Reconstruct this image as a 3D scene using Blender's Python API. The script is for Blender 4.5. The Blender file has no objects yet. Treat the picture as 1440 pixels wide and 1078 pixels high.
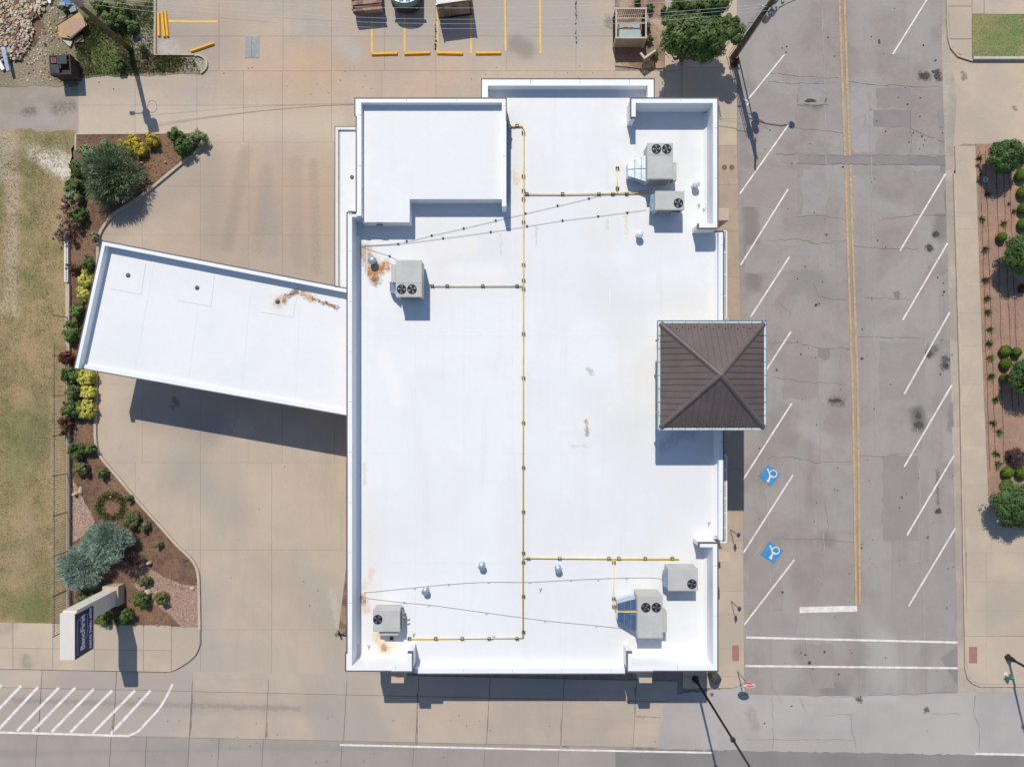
import bpy, math, random
import numpy as np
from mathutils import Vector
R = math.radians
S = bpy.context.scene
COL = S.collection
random.seed(7)

# ------------------------------------------------------------------ camera, light
H = 48.0; F = 960.0
cam_d = bpy.data.cameras.new('camera'); cam = bpy.data.objects.new('camera', cam_d); COL.objects.link(cam)
cam.location = (0, 0, H); cam.rotation_euler = (0, 0, 0)
cam_d.sensor_width = 36; cam_d.lens = 24; cam_d.clip_end = 1500; cam_d.clip_start = 1
S.camera = cam
SUN_DIR = Vector((0.179, -0.757, -1.0)).normalized()      # the way the light travels
sd = bpy.data.lights.new('sun', 'SUN'); sd.energy = 4.0; sd.angle = R(0.5); sd.color = (1.0, 0.945, 0.85)
so = bpy.data.objects.new('sun', sd); COL.objects.link(so)
so.rotation_euler = SUN_DIR.to_track_quat('-Z', 'Y').to_euler(); so.location = (0, 0, 60)
W = bpy.data.worlds.new('World'); S.world = W; W.use_nodes = True
nt = W.node_tree
sky = nt.nodes.new('ShaderNodeTexSky'); sky.sky_type = 'NISHITA'; sky.sun_disc = False
sky.sun_elevation = R(52.1); sky.sun_rotation = math.atan2(-SUN_DIR.x, -SUN_DIR.y)
sky.altitude = 300; sky.air_density = 1.0; sky.dust_density = 0.3; sky.ozone_density = 2.2
nt.links.new(sky.outputs[0], nt.nodes['Background'].inputs[0])
nt.nodes['Background'].inputs[1].default_value = 0.13
S.view_settings.view_transform = 'Standard'; S.view_settings.look = 'None'
S.view_settings.exposure = 0.0; S.view_settings.gamma = 1.0
S.view_settings.use_curve_mapping = False
S.render.engine = 'CYCLES'

# ------------------------------------------------------------------ helpers
def P(u, v, z=0.0):
    k = (H - z) / F
    return Vector(((u - 720) * k, (539 - v) * k, z))
def XY(u, v, z=0.0):
    p = P(u, v, z); return (p.x, p.y)
def tag(o, label=None, cat=None, group=None, kind=None):
    if label: o['label'] = label
    if cat: o['category'] = cat
    if group: o['group'] = group
    if kind: o['kind'] = kind
    return o
def empty(name, loc, label=None, cat=None, group=None, rz=0):
    o = bpy.data.objects.new(name, None); COL.objects.link(o)
    o.location = loc; o.rotation_euler = (0, 0, rz); o.empty_display_size = 0.3
    return tag(o, label, cat, group)
class MB:
    def __init__(s): s.v = []; s.f = []
    def prism(s, pts, z0, z1, bottom=False):
        """pts: world 2d polygon"""
        a = sum(pts[i][0]*pts[(i+1) % len(pts)][1] - pts[(i+1) % len(pts)][0]*pts[i][1] for i in range(len(pts)))
        if a < 0: pts = list(reversed(pts))
        n = len(pts); b = len(s.v)
        s.v += [(x, y, z0) for x, y in pts] + [(x, y, z1) for x, y in pts]
        s.f.append(tuple(range(b + n, b + 2*n)))
        for i in range(n):
            j = (i + 1) % n
            s.f.append((b + i, b + j, b + n + j, b + n + i))
        if bottom: s.f.append(tuple(reversed(range(b, b + n))))
        return s
    def flat(s, pts, z):
        a = sum(pts[i][0]*pts[(i+1) % len(pts)][1] - pts[(i+1) % len(pts)][0]*pts[i][1] for i in range(len(pts)))
        if a < 0: pts = list(reversed(pts))
        b = len(s.v); s.v += [(x, y, z) for x, y in pts]; s.f.append(tuple(range(b, b + len(pts)))); return s
    def box(s, x0, x1, y0, y1, z0, z1, rz=0, c=None):
        pts = [(x0, y0), (x1, y0), (x1, y1), (x0, y1)]
        if rz:
            cx, cy = c or ((x0+x1)/2, (y0+y1)/2); ca, sa = math.cos(rz), math.sin(rz)
            pts = [(cx + (x-cx)*ca - (y-cy)*sa, cy + (x-cx)*sa + (y-cy)*ca) for x, y in pts]
        return s.prism(pts, z0, z1, True)
    def hexa(s, p8):
        b = len(s.v); s.v += [tuple(p) for p in p8]
        for f in ((3,2,1,0), (4,5,6,7), (0,1,5,4), (1,2,6,5), (2,3,7,6), (3,0,4,7)):
            s.f.append(tuple(b+i for i in f))
        return s
    def tube(s, pts, r, n=8, r1=None, cap=True):
        pts = [Vector(p) for p in pts]; m = len(pts); b = len(s.v)
        for i, p in enumerate(pts):
            t = (pts[min(i+1, m-1)] - pts[max(i-1, 0)]).normalized()
            up = Vector((0, 0, 1)) if abs(t.z) < .9 else Vector((1, 0, 0))
            a = t.cross(up).normalized(); c = t.cross(a).normalized()
            rr = r if r1 is None else r + (r1 - r)*i/(m-1)
            for k in range(n):
                q = p + a*math.cos(2*math.pi*k/n)*rr + c*math.sin(2*math.pi*k/n)*rr
                s.v.append(tuple(q))
        for i in range(m-1):
            for k in range(n):
                k2 = (k+1) % n
                s.f.append((b+i*n+k, b+i*n+k2, b+(i+1)*n+k2, b+(i+1)*n+k))
        if cap:
            s.f.append(tuple(b+k for k in reversed(range(n)))); s.f.append(tuple(b+(m-1)*n+k for k in range(n)))
        return s
    def lathe(s, prof, c, n=20):
        b = len(s.v); m = len(prof)
        for r, z in prof:
            for k in range(n):
                a = 2*math.pi*k/n; s.v.append((c[0]+r*math.cos(a), c[1]+r*math.sin(a), c[2]+z))
        for i in range(m-1):
            for k in range(n):
                k2 = (k+1) % n; s.f.append((b+i*n+k, b+i*n+k2, b+(i+1)*n+k2, b+(i+1)*n+k))
        s.f.append(tuple(b+k for k in reversed(range(n)))); s.f.append(tuple(b+(m-1)*n+k for k in range(n)))
        return s
    def ribbon(s, pts, w, z0, z1=None):
        """strip of width w along world 2d polyline; flat if z1 None else prism"""
        L = offs(pts, w/2); Rr = offs(pts, -w/2)
        for i in range(len(pts)-1):
            q = [L[i], L[i+1], Rr[i+1], Rr[i]]
            if z1 is None: s.flat(q, z0)
            else: s.prism(q, z0, z1)
        return s
    def build(s, name, mat, parent=None, smooth=False, loc=None, bevel=0):
        me = bpy.data.meshes.new(name)
        off = parent_world(parent) if parent else (Vector(loc) if loc is not None else Vector((0, 0, 0)))
        me.from_pydata([(x-off.x, y-off.y, z-off.z) for x, y, z in s.v], [], s.f)
        me.materials.append(mat); me.update()
        if smooth: me.polygons.foreach_set('use_smooth', [True]*len(me.polygons))
        o = bpy.data.objects.new(name, me); COL.objects.link(o)
        if parent: o.parent = parent
        elif loc is not None: o.location = loc
        if bevel:
            m = o.modifiers.new('bevel', 'BEVEL'); m.width = bevel; m.segments = 2; m.limit_method = 'ANGLE'
        return o
def parent_world(p):
    v = Vector((0, 0, 0))
    while p: v += p.location; p = p.parent
    return v
def offs(pts, d):
    out = []; n = len(pts)
    for i in range(n):
        a = Vector(pts[max(i-1, 0)]); b = Vector(pts[i]); c = Vector(pts[min(i+1, n-1)])
        t1 = (b-a).normalized() if i > 0 else (c-b).normalized()
        t2 = (c-b).normalized() if i < n-1 else t1
        n1 = Vector((-t1.y, t1.x)); n2 = Vector((-t2.y, t2.x)); m = (n1+n2)
        if m.length < 1e-6: m = n1.copy()
        m.normalize(); k = d/max(m.dot(n1), .4)
        out.append((b.x+m.x*k, b.y+m.y*k))
    return out
def px(pts, z=0.0): return [XY(u, v, z) for u, v in pts]
def jag(pts, step=0.5, amp=0.12, seed=1, closed=True):
    rnd = random.Random(seed); out = []; n = len(pts)
    for i in range(n if closed else n-1):
        a = Vector(pts[i]); b = Vector(pts[(i+1) % n]); d = b-a; L = d.length
        out.append(tuple(a))
        if L > 150: continue
        k = int(L/step); nn = Vector((-d.y, d.x)).normalized() if L > 0 else Vector((0, 0))
        for j in range(1, k):
            q = a + d*(j/k) + nn*rnd.uniform(-amp, amp)
            out.append(tuple(q))
    if not closed: out.append(tuple(pts[-1]))
    return out
def smooth_line(pts, k=6):
    """Catmull-Rom"""
    out = []; n = len(pts)
    for i in range(n-1):
        p0, p1, p2, p3 = [Vector(pts[min(max(i+j, 0), n-1)]) for j in (-1, 0, 1, 2)]
        for j in range(k):
            t = j/k
            out.append(tuple(0.5*((2*p1) + (p2-p0)*t + (2*p0-5*p1+4*p2-p3)*t*t + (3*p1-p0-3*p2+p3)*t**3)))
    out.append(tuple(pts[-1])); return out

# ------------------------------------------------------------------ materials
def mat(name, c1, c2=None, scale=.5, c3=None, scale3=.08, rough=.9, metal=0, fine=.12, fscale=14, bump=.0, bscale=60,
        rnd=0.0, stains=(), leaf=False, streak=None, spec=.3, detail=6, contrast=(.35, .65), speck=None):
    m = bpy.data.materials.new(name); m.use_nodes = True
    N = m.node_tree.nodes; L = m.node_tree.links; b = N['Principled BSDF']
    geo = N.new('ShaderNodeNewGeometry'); pos = geo.outputs['Position']
    def noise(sc, det=detail, vec=pos, dist=0, rg=.6):
        n = N.new('ShaderNodeTexNoise'); n.inputs['Scale'].default_value = sc; n.inputs['Detail'].default_value = det
        n.inputs['Roughness'].default_value = rg; n.inputs['Distortion'].default_value = dist
        L.new(vec, n.inputs['Vector']); return n.outputs['Fac']
    def rng(v, a, bb, c=0., d=1.):
        r = N.new('ShaderNodeMapRange'); L.new(v, r.inputs[0])
        for i, x in enumerate((a, bb, c, d)): r.inputs[i+1].default_value = x
        r.interpolation_type = 'SMOOTHSTEP'; return r.outputs[0]
    def mix(f, a, bb, mode='MIX'):
        x = N.new('ShaderNodeMix'); x.data_type = 'RGBA'; x.blend_type = mode
        if hasattr(f, 'links'): L.new(f, x.inputs[0])
        else: x.inputs[0].default_value = f
        for i, q in ((6, a), (7, bb)):
            if hasattr(q, 'links'): L.new(q, x.inputs[i])
            else: x.inputs[i].default_value = (*q, 1)
        return x.outputs[2]
    def mth(op, a, bb=None):
        x = N.new('ShaderNodeMath'); x.operation = op
        for i, q in enumerate((a, bb)):
            if q is None: continue
            if hasattr(q, 'links'): L.new(q, x.inputs[i])
            else: x.inputs[i].default_value = q
        return x.outputs[0]
    c = None
    if c2: c = mix(rng(noise(scale), *contrast), c1, c2)
    else:
        r_ = N.new('ShaderNodeRGB'); r_.outputs[0].default_value = (*c1, 1); c = r_.outputs[0]
    if c3: c = mix(rng(noise(scale3, dist=.6), .42, .62), c, c3)
    if streak:      # (scale along x, along y, colour, amount) stretched marks
        mp = N.new('ShaderNodeMapping'); L.new(pos, mp.inputs[0]); mp.inputs['Scale'].default_value = (streak[0], streak[1], 1)
        c = mix(mth('MULTIPLY', rng(noise(1.0, 4, mp.outputs[0]), .5, .72), streak[3]), c, streak[2])
    if speck:       # (scale, threshold, colour)
        c = mix(rng(noise(speck[0], 2), speck[1], speck[1]+.06), c, speck[2])
    if stains:
        nv = N.new('ShaderNodeTexNoise'); nv.inputs['Scale'].default_value = 1.6; nv.inputs['Detail'].default_value = 5; L.new(pos, nv.inputs['Vector'])
        va = N.new('ShaderNodeVectorMath'); va.operation = 'MULTIPLY_ADD'; L.new(nv.outputs['Color'], va.inputs[0])
        va.inputs[1].default_value = (.5, .5, 0); 
        v0 = N.new('ShaderNodeVectorMath'); v0.operation = 'MULTIPLY_ADD'; L.new(pos, v0.inputs[0]); v0.inputs[1].default_value = (1, 1, 0); v0.inputs[2].default_value = (-.25, -.25, 0)
        L.new(v0.outputs[0], va.inputs[2]); pw = va.outputs[0]
        brk = rng(noise(3.5, 5), .3, .6); brk2 = rng(noise(5, 6, rg=.75), .34, .52)
        nw = N.new('ShaderNodeTexNoise'); nw.inputs['Scale'].default_value = 4.5; nw.inputs['Detail'].default_value = 6; L.new(pos, nw.inputs['Vector'])
        vb = N.new('ShaderNodeVectorMath'); vb.operation = 'MULTIPLY_ADD'; L.new(nw.outputs['Color'], vb.inputs[0]); vb.inputs[1].default_value = (.55, .55, 0)
        vc = N.new('ShaderNodeVectorMath'); vc.operation = 'MULTIPLY_ADD'; L.new(pos, vc.inputs[0]); vc.inputs[1].default_value = (1, 1, 0); vc.inputs[2].default_value = (-.275, -.275, 0)
        L.new(vc.outputs[0], vb.inputs[2]); pw2 = vb.outputs[0]
        for (a, bb, w, colr, amt) in stains:
            a = Vector((a[0], a[1], 0)); bb = Vector((bb[0], bb[1], 0)); d = bb-a; l2 = max(d.length_squared, 1e-4)
            s1 = N.new('ShaderNodeVectorMath'); s1.operation = 'SUBTRACT'; L.new(pw2 if w < .7 else pw, s1.inputs[0]); s1.inputs[1].default_value = a
            dt = N.new('ShaderNodeVectorMath'); dt.operation = 'DOT_PRODUCT'; L.new(s1.outputs[0], dt.inputs[0]); dt.inputs[1].default_value = d/l2
            cl = N.new('ShaderNodeClamp'); L.new(dt.outputs['Value'], cl.inputs[0])
            sc = N.new('ShaderNodeVectorMath'); sc.operation = 'SCALE'; sc.inputs[0].default_value = d; L.new(cl.outputs[0], sc.inputs['Scale'])
            s2 = N.new('ShaderNodeVectorMath'); s2.operation = 'DISTANCE'; L.new(s1.outputs[0], s2.inputs[0]); L.new(sc.outputs[0], s2.inputs[1])
            mk = rng(s2.outputs['Value'], w, w*(.0 if w > 1.1 else .25 if w < .7 else .2))
            mk = mth('MULTIPLY', mth('MULTIPLY', mk, brk2) if w < .7 else (mk if (w > 1.9 or amt < .66) else mth('MULTIPLY', mk, brk)), amt)
            c = mix(mk, c, colr)
    if fine:
        f = rng(noise(fscale, 5, rg=.75), .25, .75, 1-fine, 1+fine)
        g = N.new('ShaderNodeVectorMath'); g.operation = 'SCALE'; L.new(c, g.inputs[0]); L.new(f, g.inputs['Scale']); c = g.outputs[0]
    if rnd:
        oi = N.new('ShaderNodeObjectInfo'); f = rng(oi.outputs['Random'], 0, 1, 1-rnd, 1+rnd)
        f.node.interpolation_type = 'LINEAR'
        g = N.new('ShaderNodeVectorMath'); g.operation = 'SCALE'; L.new(c, g.inputs[0]); L.new(f, g.inputs['Scale']); c = g.outputs[0]
    L.new(c, b.inputs['Base Color'])
    b.inputs['Roughness'].default_value = rough; b.inputs['Metallic'].default_value = metal
    b.inputs['Specular IOR Level'].default_value = spec
    if bump:
        bp = N.new('ShaderNodeBump'); bp.inputs['Strength'].default_value = bump; bp.inputs['Distance'].default_value = .03
        L.new(noise(bscale, 3), bp.inputs['Height']); L.new(bp.outputs[0], b.inputs['Normal'])
    if leaf:
        tr = N.new('ShaderNodeBsdfTranslucent'); L.new(c, tr.inputs[0])
        ms = N.new('ShaderNodeMixShader'); ms.inputs[0].default_value = .14
        L.new(b.outputs[0], ms.inputs[1]); L.new(tr.outputs[0], ms.inputs[2])
        L.new(ms.outputs[0], N['Material Output'].inputs[0])
    return m

def st(a, b, w, col, amt, z=0): return (XY(*a, z), XY(*b, z), w, col, amt)
M = {}
GREYC = (.30, .27, .24); WARM = (.52, .33, .19)
M['lot'] = mat('lot_concrete', (.475, .378, .288), (.435, .352, .273), .55, c3=(.39, .335, .28), scale3=.11, fine=.07, fscale=9, bump=.15, bscale=30, rnd=.02,
    streak=(.9, .09, (.36, .30, .245), .4),
    stains=[st((120, 170), (460, 175), 2.6, (.53, .44, .33), .6), st((380, 690), (160, 560), 3.5, (.50, .40, .30), .4), st((300, 300), (450, 300), 5.5, (.40, .305, .232), .85), st((700, 125), (860, 125), 1.7, (.45, .34, .25), .6), st((430, 930), (300, 930), 2.0, (.40, .345, .28), .5),
            st((345, 215), (320, 345), .7, (.27, .225, .185), .42), st((375, 240), (362, 350), .6, (.29, .24, .20), .4), st((440, 230), (445, 380), .5, (.30, .25, .20), .5), st((150, 330), (290, 250), 1.3, (.36, .29, .225), .5), st((310, 590), (250, 680), 1.8, (.36, .30, .25), .5), st((120, 120), (270, 115), .5, (.44, .34, .25), .6),st((300, 50), (420, 120), 4.2, WARM, .35), st((430, 90), (520, 60), 2.5, WARM, .4), st((480, 60), (500, 75), 1.2, (.42, .40, .38), .6),
            st((225, 40), (300, 60), 3.4, (.30, .27, .24), .6), st((560, 20), (800, 40), 4.0, (.36, .33, .30), .75),
            st((300, 230), (300, 340), 1.2, GREYC, .45), st((375, 240), (380, 350), 1.0, GREYC, .45), st((415, 230), (420, 370), .8, (.33, .27, .22), .5),
            st((420, 250), (330, 230), 4.0, (.50, .33, .22), .30), st((620, 110), (480, 115), 3.0, (.46, .31, .22), .35),
            st((200, 580), (290, 600), 2.2, (.22, .19, .17), .4), st((246, 562), (248, 566), .4, (.10, .09, .085), .7), st((242, 572), (243, 573), .25, (.12, .11, .10), .6),
            st((260, 660), (330, 720), 2.4, (.34, .30, .25), .4), st((380, 800), (470, 900), 2.6, (.33, .28, .235), .35),
            st((725, 62), (740, 70), 1.0, (.16, .14, .13), .5), st((855, 28), (857, 36), .45, (.12, .11, .1), .6),
            st((235, 65), (240, 68), .9, (.48, .44, .40), .7), st((466, 830), (476, 880), .35, (.55, .49, .42), .35)])
M['street_slab'] = mat('street_concrete', (.465, .375, .29), (.42, .345, .275), .4, c3=(.38, .32, .27), scale3=.1, fine=.07, bump=.15, bscale=30, rnd=.04,
    streak=(.05, .9, (.34, .29, .24), .4),
    stains=[st((20, 984), (420, 996), .28, (.22, .19, .17), .75), st((0, 984), (460, 998), .8, (.34, .29, .25), .4)])
M['street_dark_slab'] = mat('travelled_concrete', (.345, .295, .25), (.30, .265, .235), .4, fine=.08, bump=.15, bscale=30, rnd=.03,
    streak=(.04, 1.1, (.25, .225, .205), .5))
M['walk'] = mat('sidewalk_concrete', (.50, .40, .29), (.45, .37, .28), .6, c3=(.42, .345, .27), scale3=.15, fine=.06, bump=.12, bscale=30, rnd=.035,
    stains=[st((1390, 110), (1390, 190), 2.5, (.40, .34, .27), .5), st((1355, 105), (1356, 110), .3, (.12, .1, .09), .7), st((1426, 152), (1428, 153), .22, (.15, .1, .08), .9),
            st((1385, 860), (1410, 850), 2.0, (.37, .32, .26), .4), st((38, 925), (40, 935), .6, (.24, .2, .17), .6), st((0, 885), (20, 880), .6, (.33, .28, .24), .6)])
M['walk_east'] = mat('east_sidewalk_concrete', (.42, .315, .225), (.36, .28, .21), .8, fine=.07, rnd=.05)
M['joint'] = mat('joint_filler', (.21, .17, .135), (.30, .25, .205), 2.0, fine=.2)
M['kerb'] = mat('kerb_concrete', (.50, .41, .31), (.43, .355, .275), 1.0, fine=.1)
M['gutter'] = mat('gutter_concrete', (.44, .37, .285), (.38, .325, .26), .8, c3=(.33, .285, .235), scale3=.3, fine=.1)
ALG = (.245, .235, .21)
M['asphalt'] = mat('old_asphalt', (.312, .270, .243), (.268, .234, .213), .55, c3=(.33, .30, .27), scale3=.2, fine=.11, fscale=22, bump=.4, bscale=80,
    streak=(.75, .04, (.235, .207, .197), .5), speck=(3.2, .72, (.17, .15, .14)), rough=.95,
    stains=[st((1290, 580), (1292, 598), .8, (.05, .047, .045), .65), st((1298, 107), (1303, 108), .5, (.04, .04, .04), .95), st((1318, 103), (1320, 110), .4, (.05, .045, .04), .95),
            st((1306, 497), (1312, 490), .6, (.09, .085, .08), .8), st((1318, 660), (1319, 715), .16, (.09, .08, .075), .65),
            st((1170, 563), (1182, 566), .5, (.11, .10, .095), .8), st((1140, 385), (1160, 415), 1.3, ALG, .6), st((1110, 380), (1120, 400), 1.4, ALG, .55),
            st((1212, 400), (1230, 420), .6, (.27, .25, .24), .6), st((1130, 140), (1150, 145), .7, (.12, .11, .10), .6), st((1128, 142), (1148, 146), .5, (.12, .11, .1), .6),
            st((1205, 145), (1215, 180), 1.5, (.38, .36, .34), .6), st((1240, 900), (1252, 950), 1.4, (.40, .37, .35), .65), st((1220, 860), (1240, 960), 1.6, (.36, .335, .31), .5),
            st((1160, 620), (1130, 600), .8, (.38, .35, .33), .5), st((1225, 150), (1215, 20), .9, (.35, .32, .30), .4), st((1218, 260), (1230, 820), 1.1, (.33, .30, .285), .4),
            st((1055, 295), (1060, 400), .9, (.15, .13, .12), .55), st((1070, 135), (1100, 165), 1.3, (.24, .20, .17), .6), st((1326, 270), (1322, 330), .8, (.16, .145, .135), .6),
            st((1316, 280), (1317, 282), .35, (.05, .05, .05), .9), st((1306, 348), (1307, 350), .38, (.05, .05, .05), .9), st((1315, 329), (1316, 330), .35, (.05, .05, .05), .9),
            st((1330, 505), (1329, 515), .5, (.06, .055, .05), .85), st((1261, 414), (1262, 416), .35, (.13, .12, .11), .8), st((1340, 580), (1338, 600), .6, (.17, .15, .14), .6),
            st((1138, 920), (1160, 940), .35, (.05, .05, .05), .8), st((1125, 915), (1140, 935), .9, (.22, .2, .19), .6), st((1160, 965), (1180, 972), 1.0, (.20, .18, .165), .6),
            st((1160, 755), (1165, 760), .8, (.19, .17, .16), .6), st((1155, 880), (1175, 895), 1.5, (.36, .34, .32), .45)])
M['asphalt_light'] = mat('pale_asphalt', (.385, .345, .32), (.35, .315, .295), .4, c3=(.41, .375, .345), scale3=.12, fine=.07, fscale=20, bump=.3, bscale=80,
    streak=(.04, .6, (.32, .285, .27), .4), rough=.95,
    stains=[st((1055, 1000), (1062, 1020), .6, (.25, .22, .2), .5), st((1255, 978), (1180, 976), .8, (.44, .42, .40), .5), st((1205, 982), (1210, 984), .25, (.03, .03, .03), .9), st((1302, 998), (1303, 999), .3, (.08, .07, .07), .9)])
M['asphalt_dark'] = mat('travelled_asphalt', (.235, .215, .205), (.205, .19, .18), .4, fine=.09, fscale=25, bump=.3, bscale=80, streak=(.03, .9, (.18, .165, .158), .5), rough=.95)
M['patch_pale'] = mat('pale_asphalt_patch', (.325, .295, .275), (.295, .265, .248), .8, fine=.12, fscale=25, rough=.95, rnd=.05)
M['patch_warm'] = mat('warm_asphalt_patch', (.292, .254, .234), (.272, .238, .22), .8, fine=.12, fscale=25, rough=.95, rnd=.07)
M['patch'] = mat('asphalt_patch_mix', (.255, .225, .215), (.23, .205, .195), .8, fine=.12, fscale=25, rough=.95, rnd=.06)
M['crack'] = mat('crack_fill', (.15, .13, .12), (.225, .20, .185), 1.5, fine=.2)
M['spot'] = mat('tar_spot', (.055, .05, .048), (.10, .09, .085), 3, fine=.2)
M['crack_pale'] = mat('old_crack_fill', (.37, .34, .325), (.30, .275, .26), .8, fine=.1)
M['white_paint'] = mat('white_road_paint', (.76, .71, .66), (.60, .55, .51), 2.2, fine=.1, speck=(5.0, .68, (.40, .36, .34)))
M['yellow_paint'] = mat('yellow_road_paint', (.53, .34, .145), (.43, .295, .155), 1.3, fine=.12, speck=(4.0, .56, (.34, .27, .20)))
M['yellow_line'] = mat('yellow_bay_paint', (.78, .48, .11), (.66, .42, .14), 1.5, fine=.1, speck=(5.0, .68, (.48, .36, .25)))
M['blue_paint'] = mat('blue_road_paint', (.045, .22, .48), (.07, .26, .47), 1.8, fine=.12)
M['yellow_stop'] = mat('yellow_wheel_stop_paint', (.80, .42, .02), (.72, .37, .03), 2.5, fine=.1, rough=.6)
M['tactile'] = mat('brick_red_paver', (.36, .17, .15), (.31, .155, .14), 4, fine=.12)
M['grass'] = mat('dry_grass', (.19, .165, .07), (.33, .24, .125), .55, c3=(.35, .25, .135), scale3=.16, fine=.3, fscale=9, bump=.6, bscale=25,
    streak=(.35, .16, (.13, .14, .055), .65), speck=(5.0, .66, (.40, .32, .2)),
    stains=[st((18, 250), (14, 420), .8, (.44, .34, .235), .8), st((48, 214), (90, 230), .9, (.60, .52, .43), .75), st((65, 226), (95, 246), .8, (.66, .60, .52), .8), st((85, 215), (98, 230), .7, (.6, .52, .42), .8),
            st((10, 200), (0, 240), 1.5, (.45, .37, .28), .6), st((0, 430), (20, 435), .8, (.48, .38, .26), .7), st((40, 190), (90, 200), 1.4, (.17, .16, .06), .7),
            st((80, 570), (80, 860), .8, (.36, .26, .16), .55), st((30, 790), (40, 740), 1.5, (.34, .25, .15), .5), st((60, 860), (20, 850), 1.5, (.14, .16, .05), .6), st((10, 700), (20, 600), 2.0, (.15, .17, .06), .5)])
M['track'] = mat('dirt_track', (.36, .30, .265), (.32, .26, .215), .5, c3=(.30, .245, .19), scale3=.25, fine=.12, bump=.3, bscale=20,
    stains=[st((36, 159), (46, 157), .5, (.13, .1, .07), .8), st((78, 155), (100, 150), .7, (.17, .13, .09), .8), st((20, 175), (70, 170), 1.2, (.38, .33, .31), .5)])
M['yard'] = mat('yard_dirt', (.29, .225, .155), (.215, .18, .12), .7, c3=(.17, .15, .075), scale3=.3, fine=.3, fscale=7, bump=.8, bscale=12, speck=(6., .64, (.45, .38, .3)),
    stains=[st((140, 70), (160, 90), 2.2, (.09, .14, .03), .9), st((130, 30), (200, 30), 2.2, (.08, .11, .03), .7), st((185, 30), (200, 60), 1.2, (.38, .35, .3), .8), st((200, 90), (260, 92), 1.0, (.26, .17, .11), .7),
            st((270, 90), (285, 92), .8, (.45, .40, .33), .7), st((130, 95), (180, 100), 1.6, (.12, .15, .05), .7), st((50, 60), (60, 110), 1.4, (.30, .24, .17), .6)])
M['lawn'] = mat('green_lawn', (.15, .20, .065), (.20, .225, .085), 1.0, c3=(.25, .24, .10), scale3=.4, fine=.22, fscale=14, bump=.5, bscale=40)
M['mulch'] = mat('bark_mulch', (.18, .105, .066), (.115, .068, .045), 2.5, c3=(.215, .125, .075), scale3=.35, fine=.4, fscale=14, bump=1.0, bscale=22, speck=(9., .68, (.36, .26, .18)))
M['soil'] = mat('pink_bed_soil', (.37, .225, .15), (.30, .18, .122), 1.2, c3=(.29, .19, .14), scale3=.5, fine=.16, fscale=10, bump=.5, bscale=20)
M['north_soil'] = mat('north_bed_soil', (.27, .165, .115), (.20, .125, .09), 1.0, c3=(.40, .30, .215), scale3=.5, fine=.25, fscale=12, bump=.6, bscale=20)
M['pink_gravel'] = mat('pink_gravel_ground', (.38, .25, .185), (.30, .20, .155), 5, fine=.3, fscale=20, bump=.8, bscale=30)
M['gravel_stone'] = mat('pink_gravel_stone', (.47, .32, .24), (.34, .23, .18), 6, fine=.3, fscale=10)
_=0; RUST = (.34, .13, .03); BROWN = (.13, .07, .035); DUST = (.60, .55, .48)
RZ = 5.1
def rs(a, b, w, c, amt, z=RZ): return st(a, b, w, c, amt, z)
M['roof'] = mat('white_roof_membrane', (.72, .72, .715), (.70, .705, .705), .25, c3=(.685, .68, .67), scale3=.12, fine=.012, fscale=3, rough=.55, bump=.05, bscale=3,
    streak=(1.2, .10, (.63, .625, .61), .32),
    stains=[rs((513, 352), (528, 395), .50, (.20, .10, .05), 1.), rs((524, 383), (542, 375), .55, (.42, .15, .02), 1.), rs((512, 350), (524, 372), .7, (.55, .42, .30), .8),
            rs((511, 838), (516, 858), .35, (.62, .33, .12), .9), rs((513, 825), (525, 800), .30, (.66, .48, .30), .7), rs((509, 842), (511, 846), .3, BROWN, .9),
            rs((532, 896), (541, 912), .55, (.72, .42, .16), .9), rs((545, 900), (552, 905), .6, (.78, .62, .42), .7), rs((538, 910), (542, 912), .3, (.3, .16, .1), .8),
            rs((826, 518), (833, 526), .2, (.42, .38, .33), .7), rs((824, 592), (826, 610), .16, (.40, .27, .16), .9), 
            rs((722, 245), (726, 255), .35, (.70, .50, .32), .8), rs((880, 300), (882, 335), .14, (.62, .56, .40), .7), rs((853, 310), (855, 322), .15, (.6, .5, .35), .8),
            rs((850, 400), (880, 470), 2.2, (.62, .61, .59), .4), rs((900, 430), (960, 420), 1.8, (.62, .61, .59), .4), rs((830, 560), (880, 600), 2.0, (.63, .62, .60), .35), rs((600, 350), (700, 345), 2.2, (.64, .61, .57), .4), rs((850, 300), (850, 330), 2.0, (.65, .62, .58), .35), rs((520, 700), (525, 900), 1.2, (.65, .62, .58), .35), rs((950, 615), (930, 630), .6, (.45, .45, .47), .6), rs((960, 610), (975, 612), .5, (.45, .45, .47), .6),
            rs((804, 628), (830, 627), .10, (.58, .54, .5), .6), rs((620, 350), (660, 345), 1.0, (.76, .72, .66), .5), rs((754, 320), (754, 345), .1, (.5, .47, .42), .7), rs((704, 330), (705, 360), .09, (.55, .52, .48), .7),
            rs((512, 652), (513, 680), .18, (.62, .52, .38), .7), rs((560, 560), (540, 500), .8, (.79, .77, .74), .5), rs((640, 380), (700, 380), .8, (.77, .75, .71), .4)])
CZ = 4.35
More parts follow.
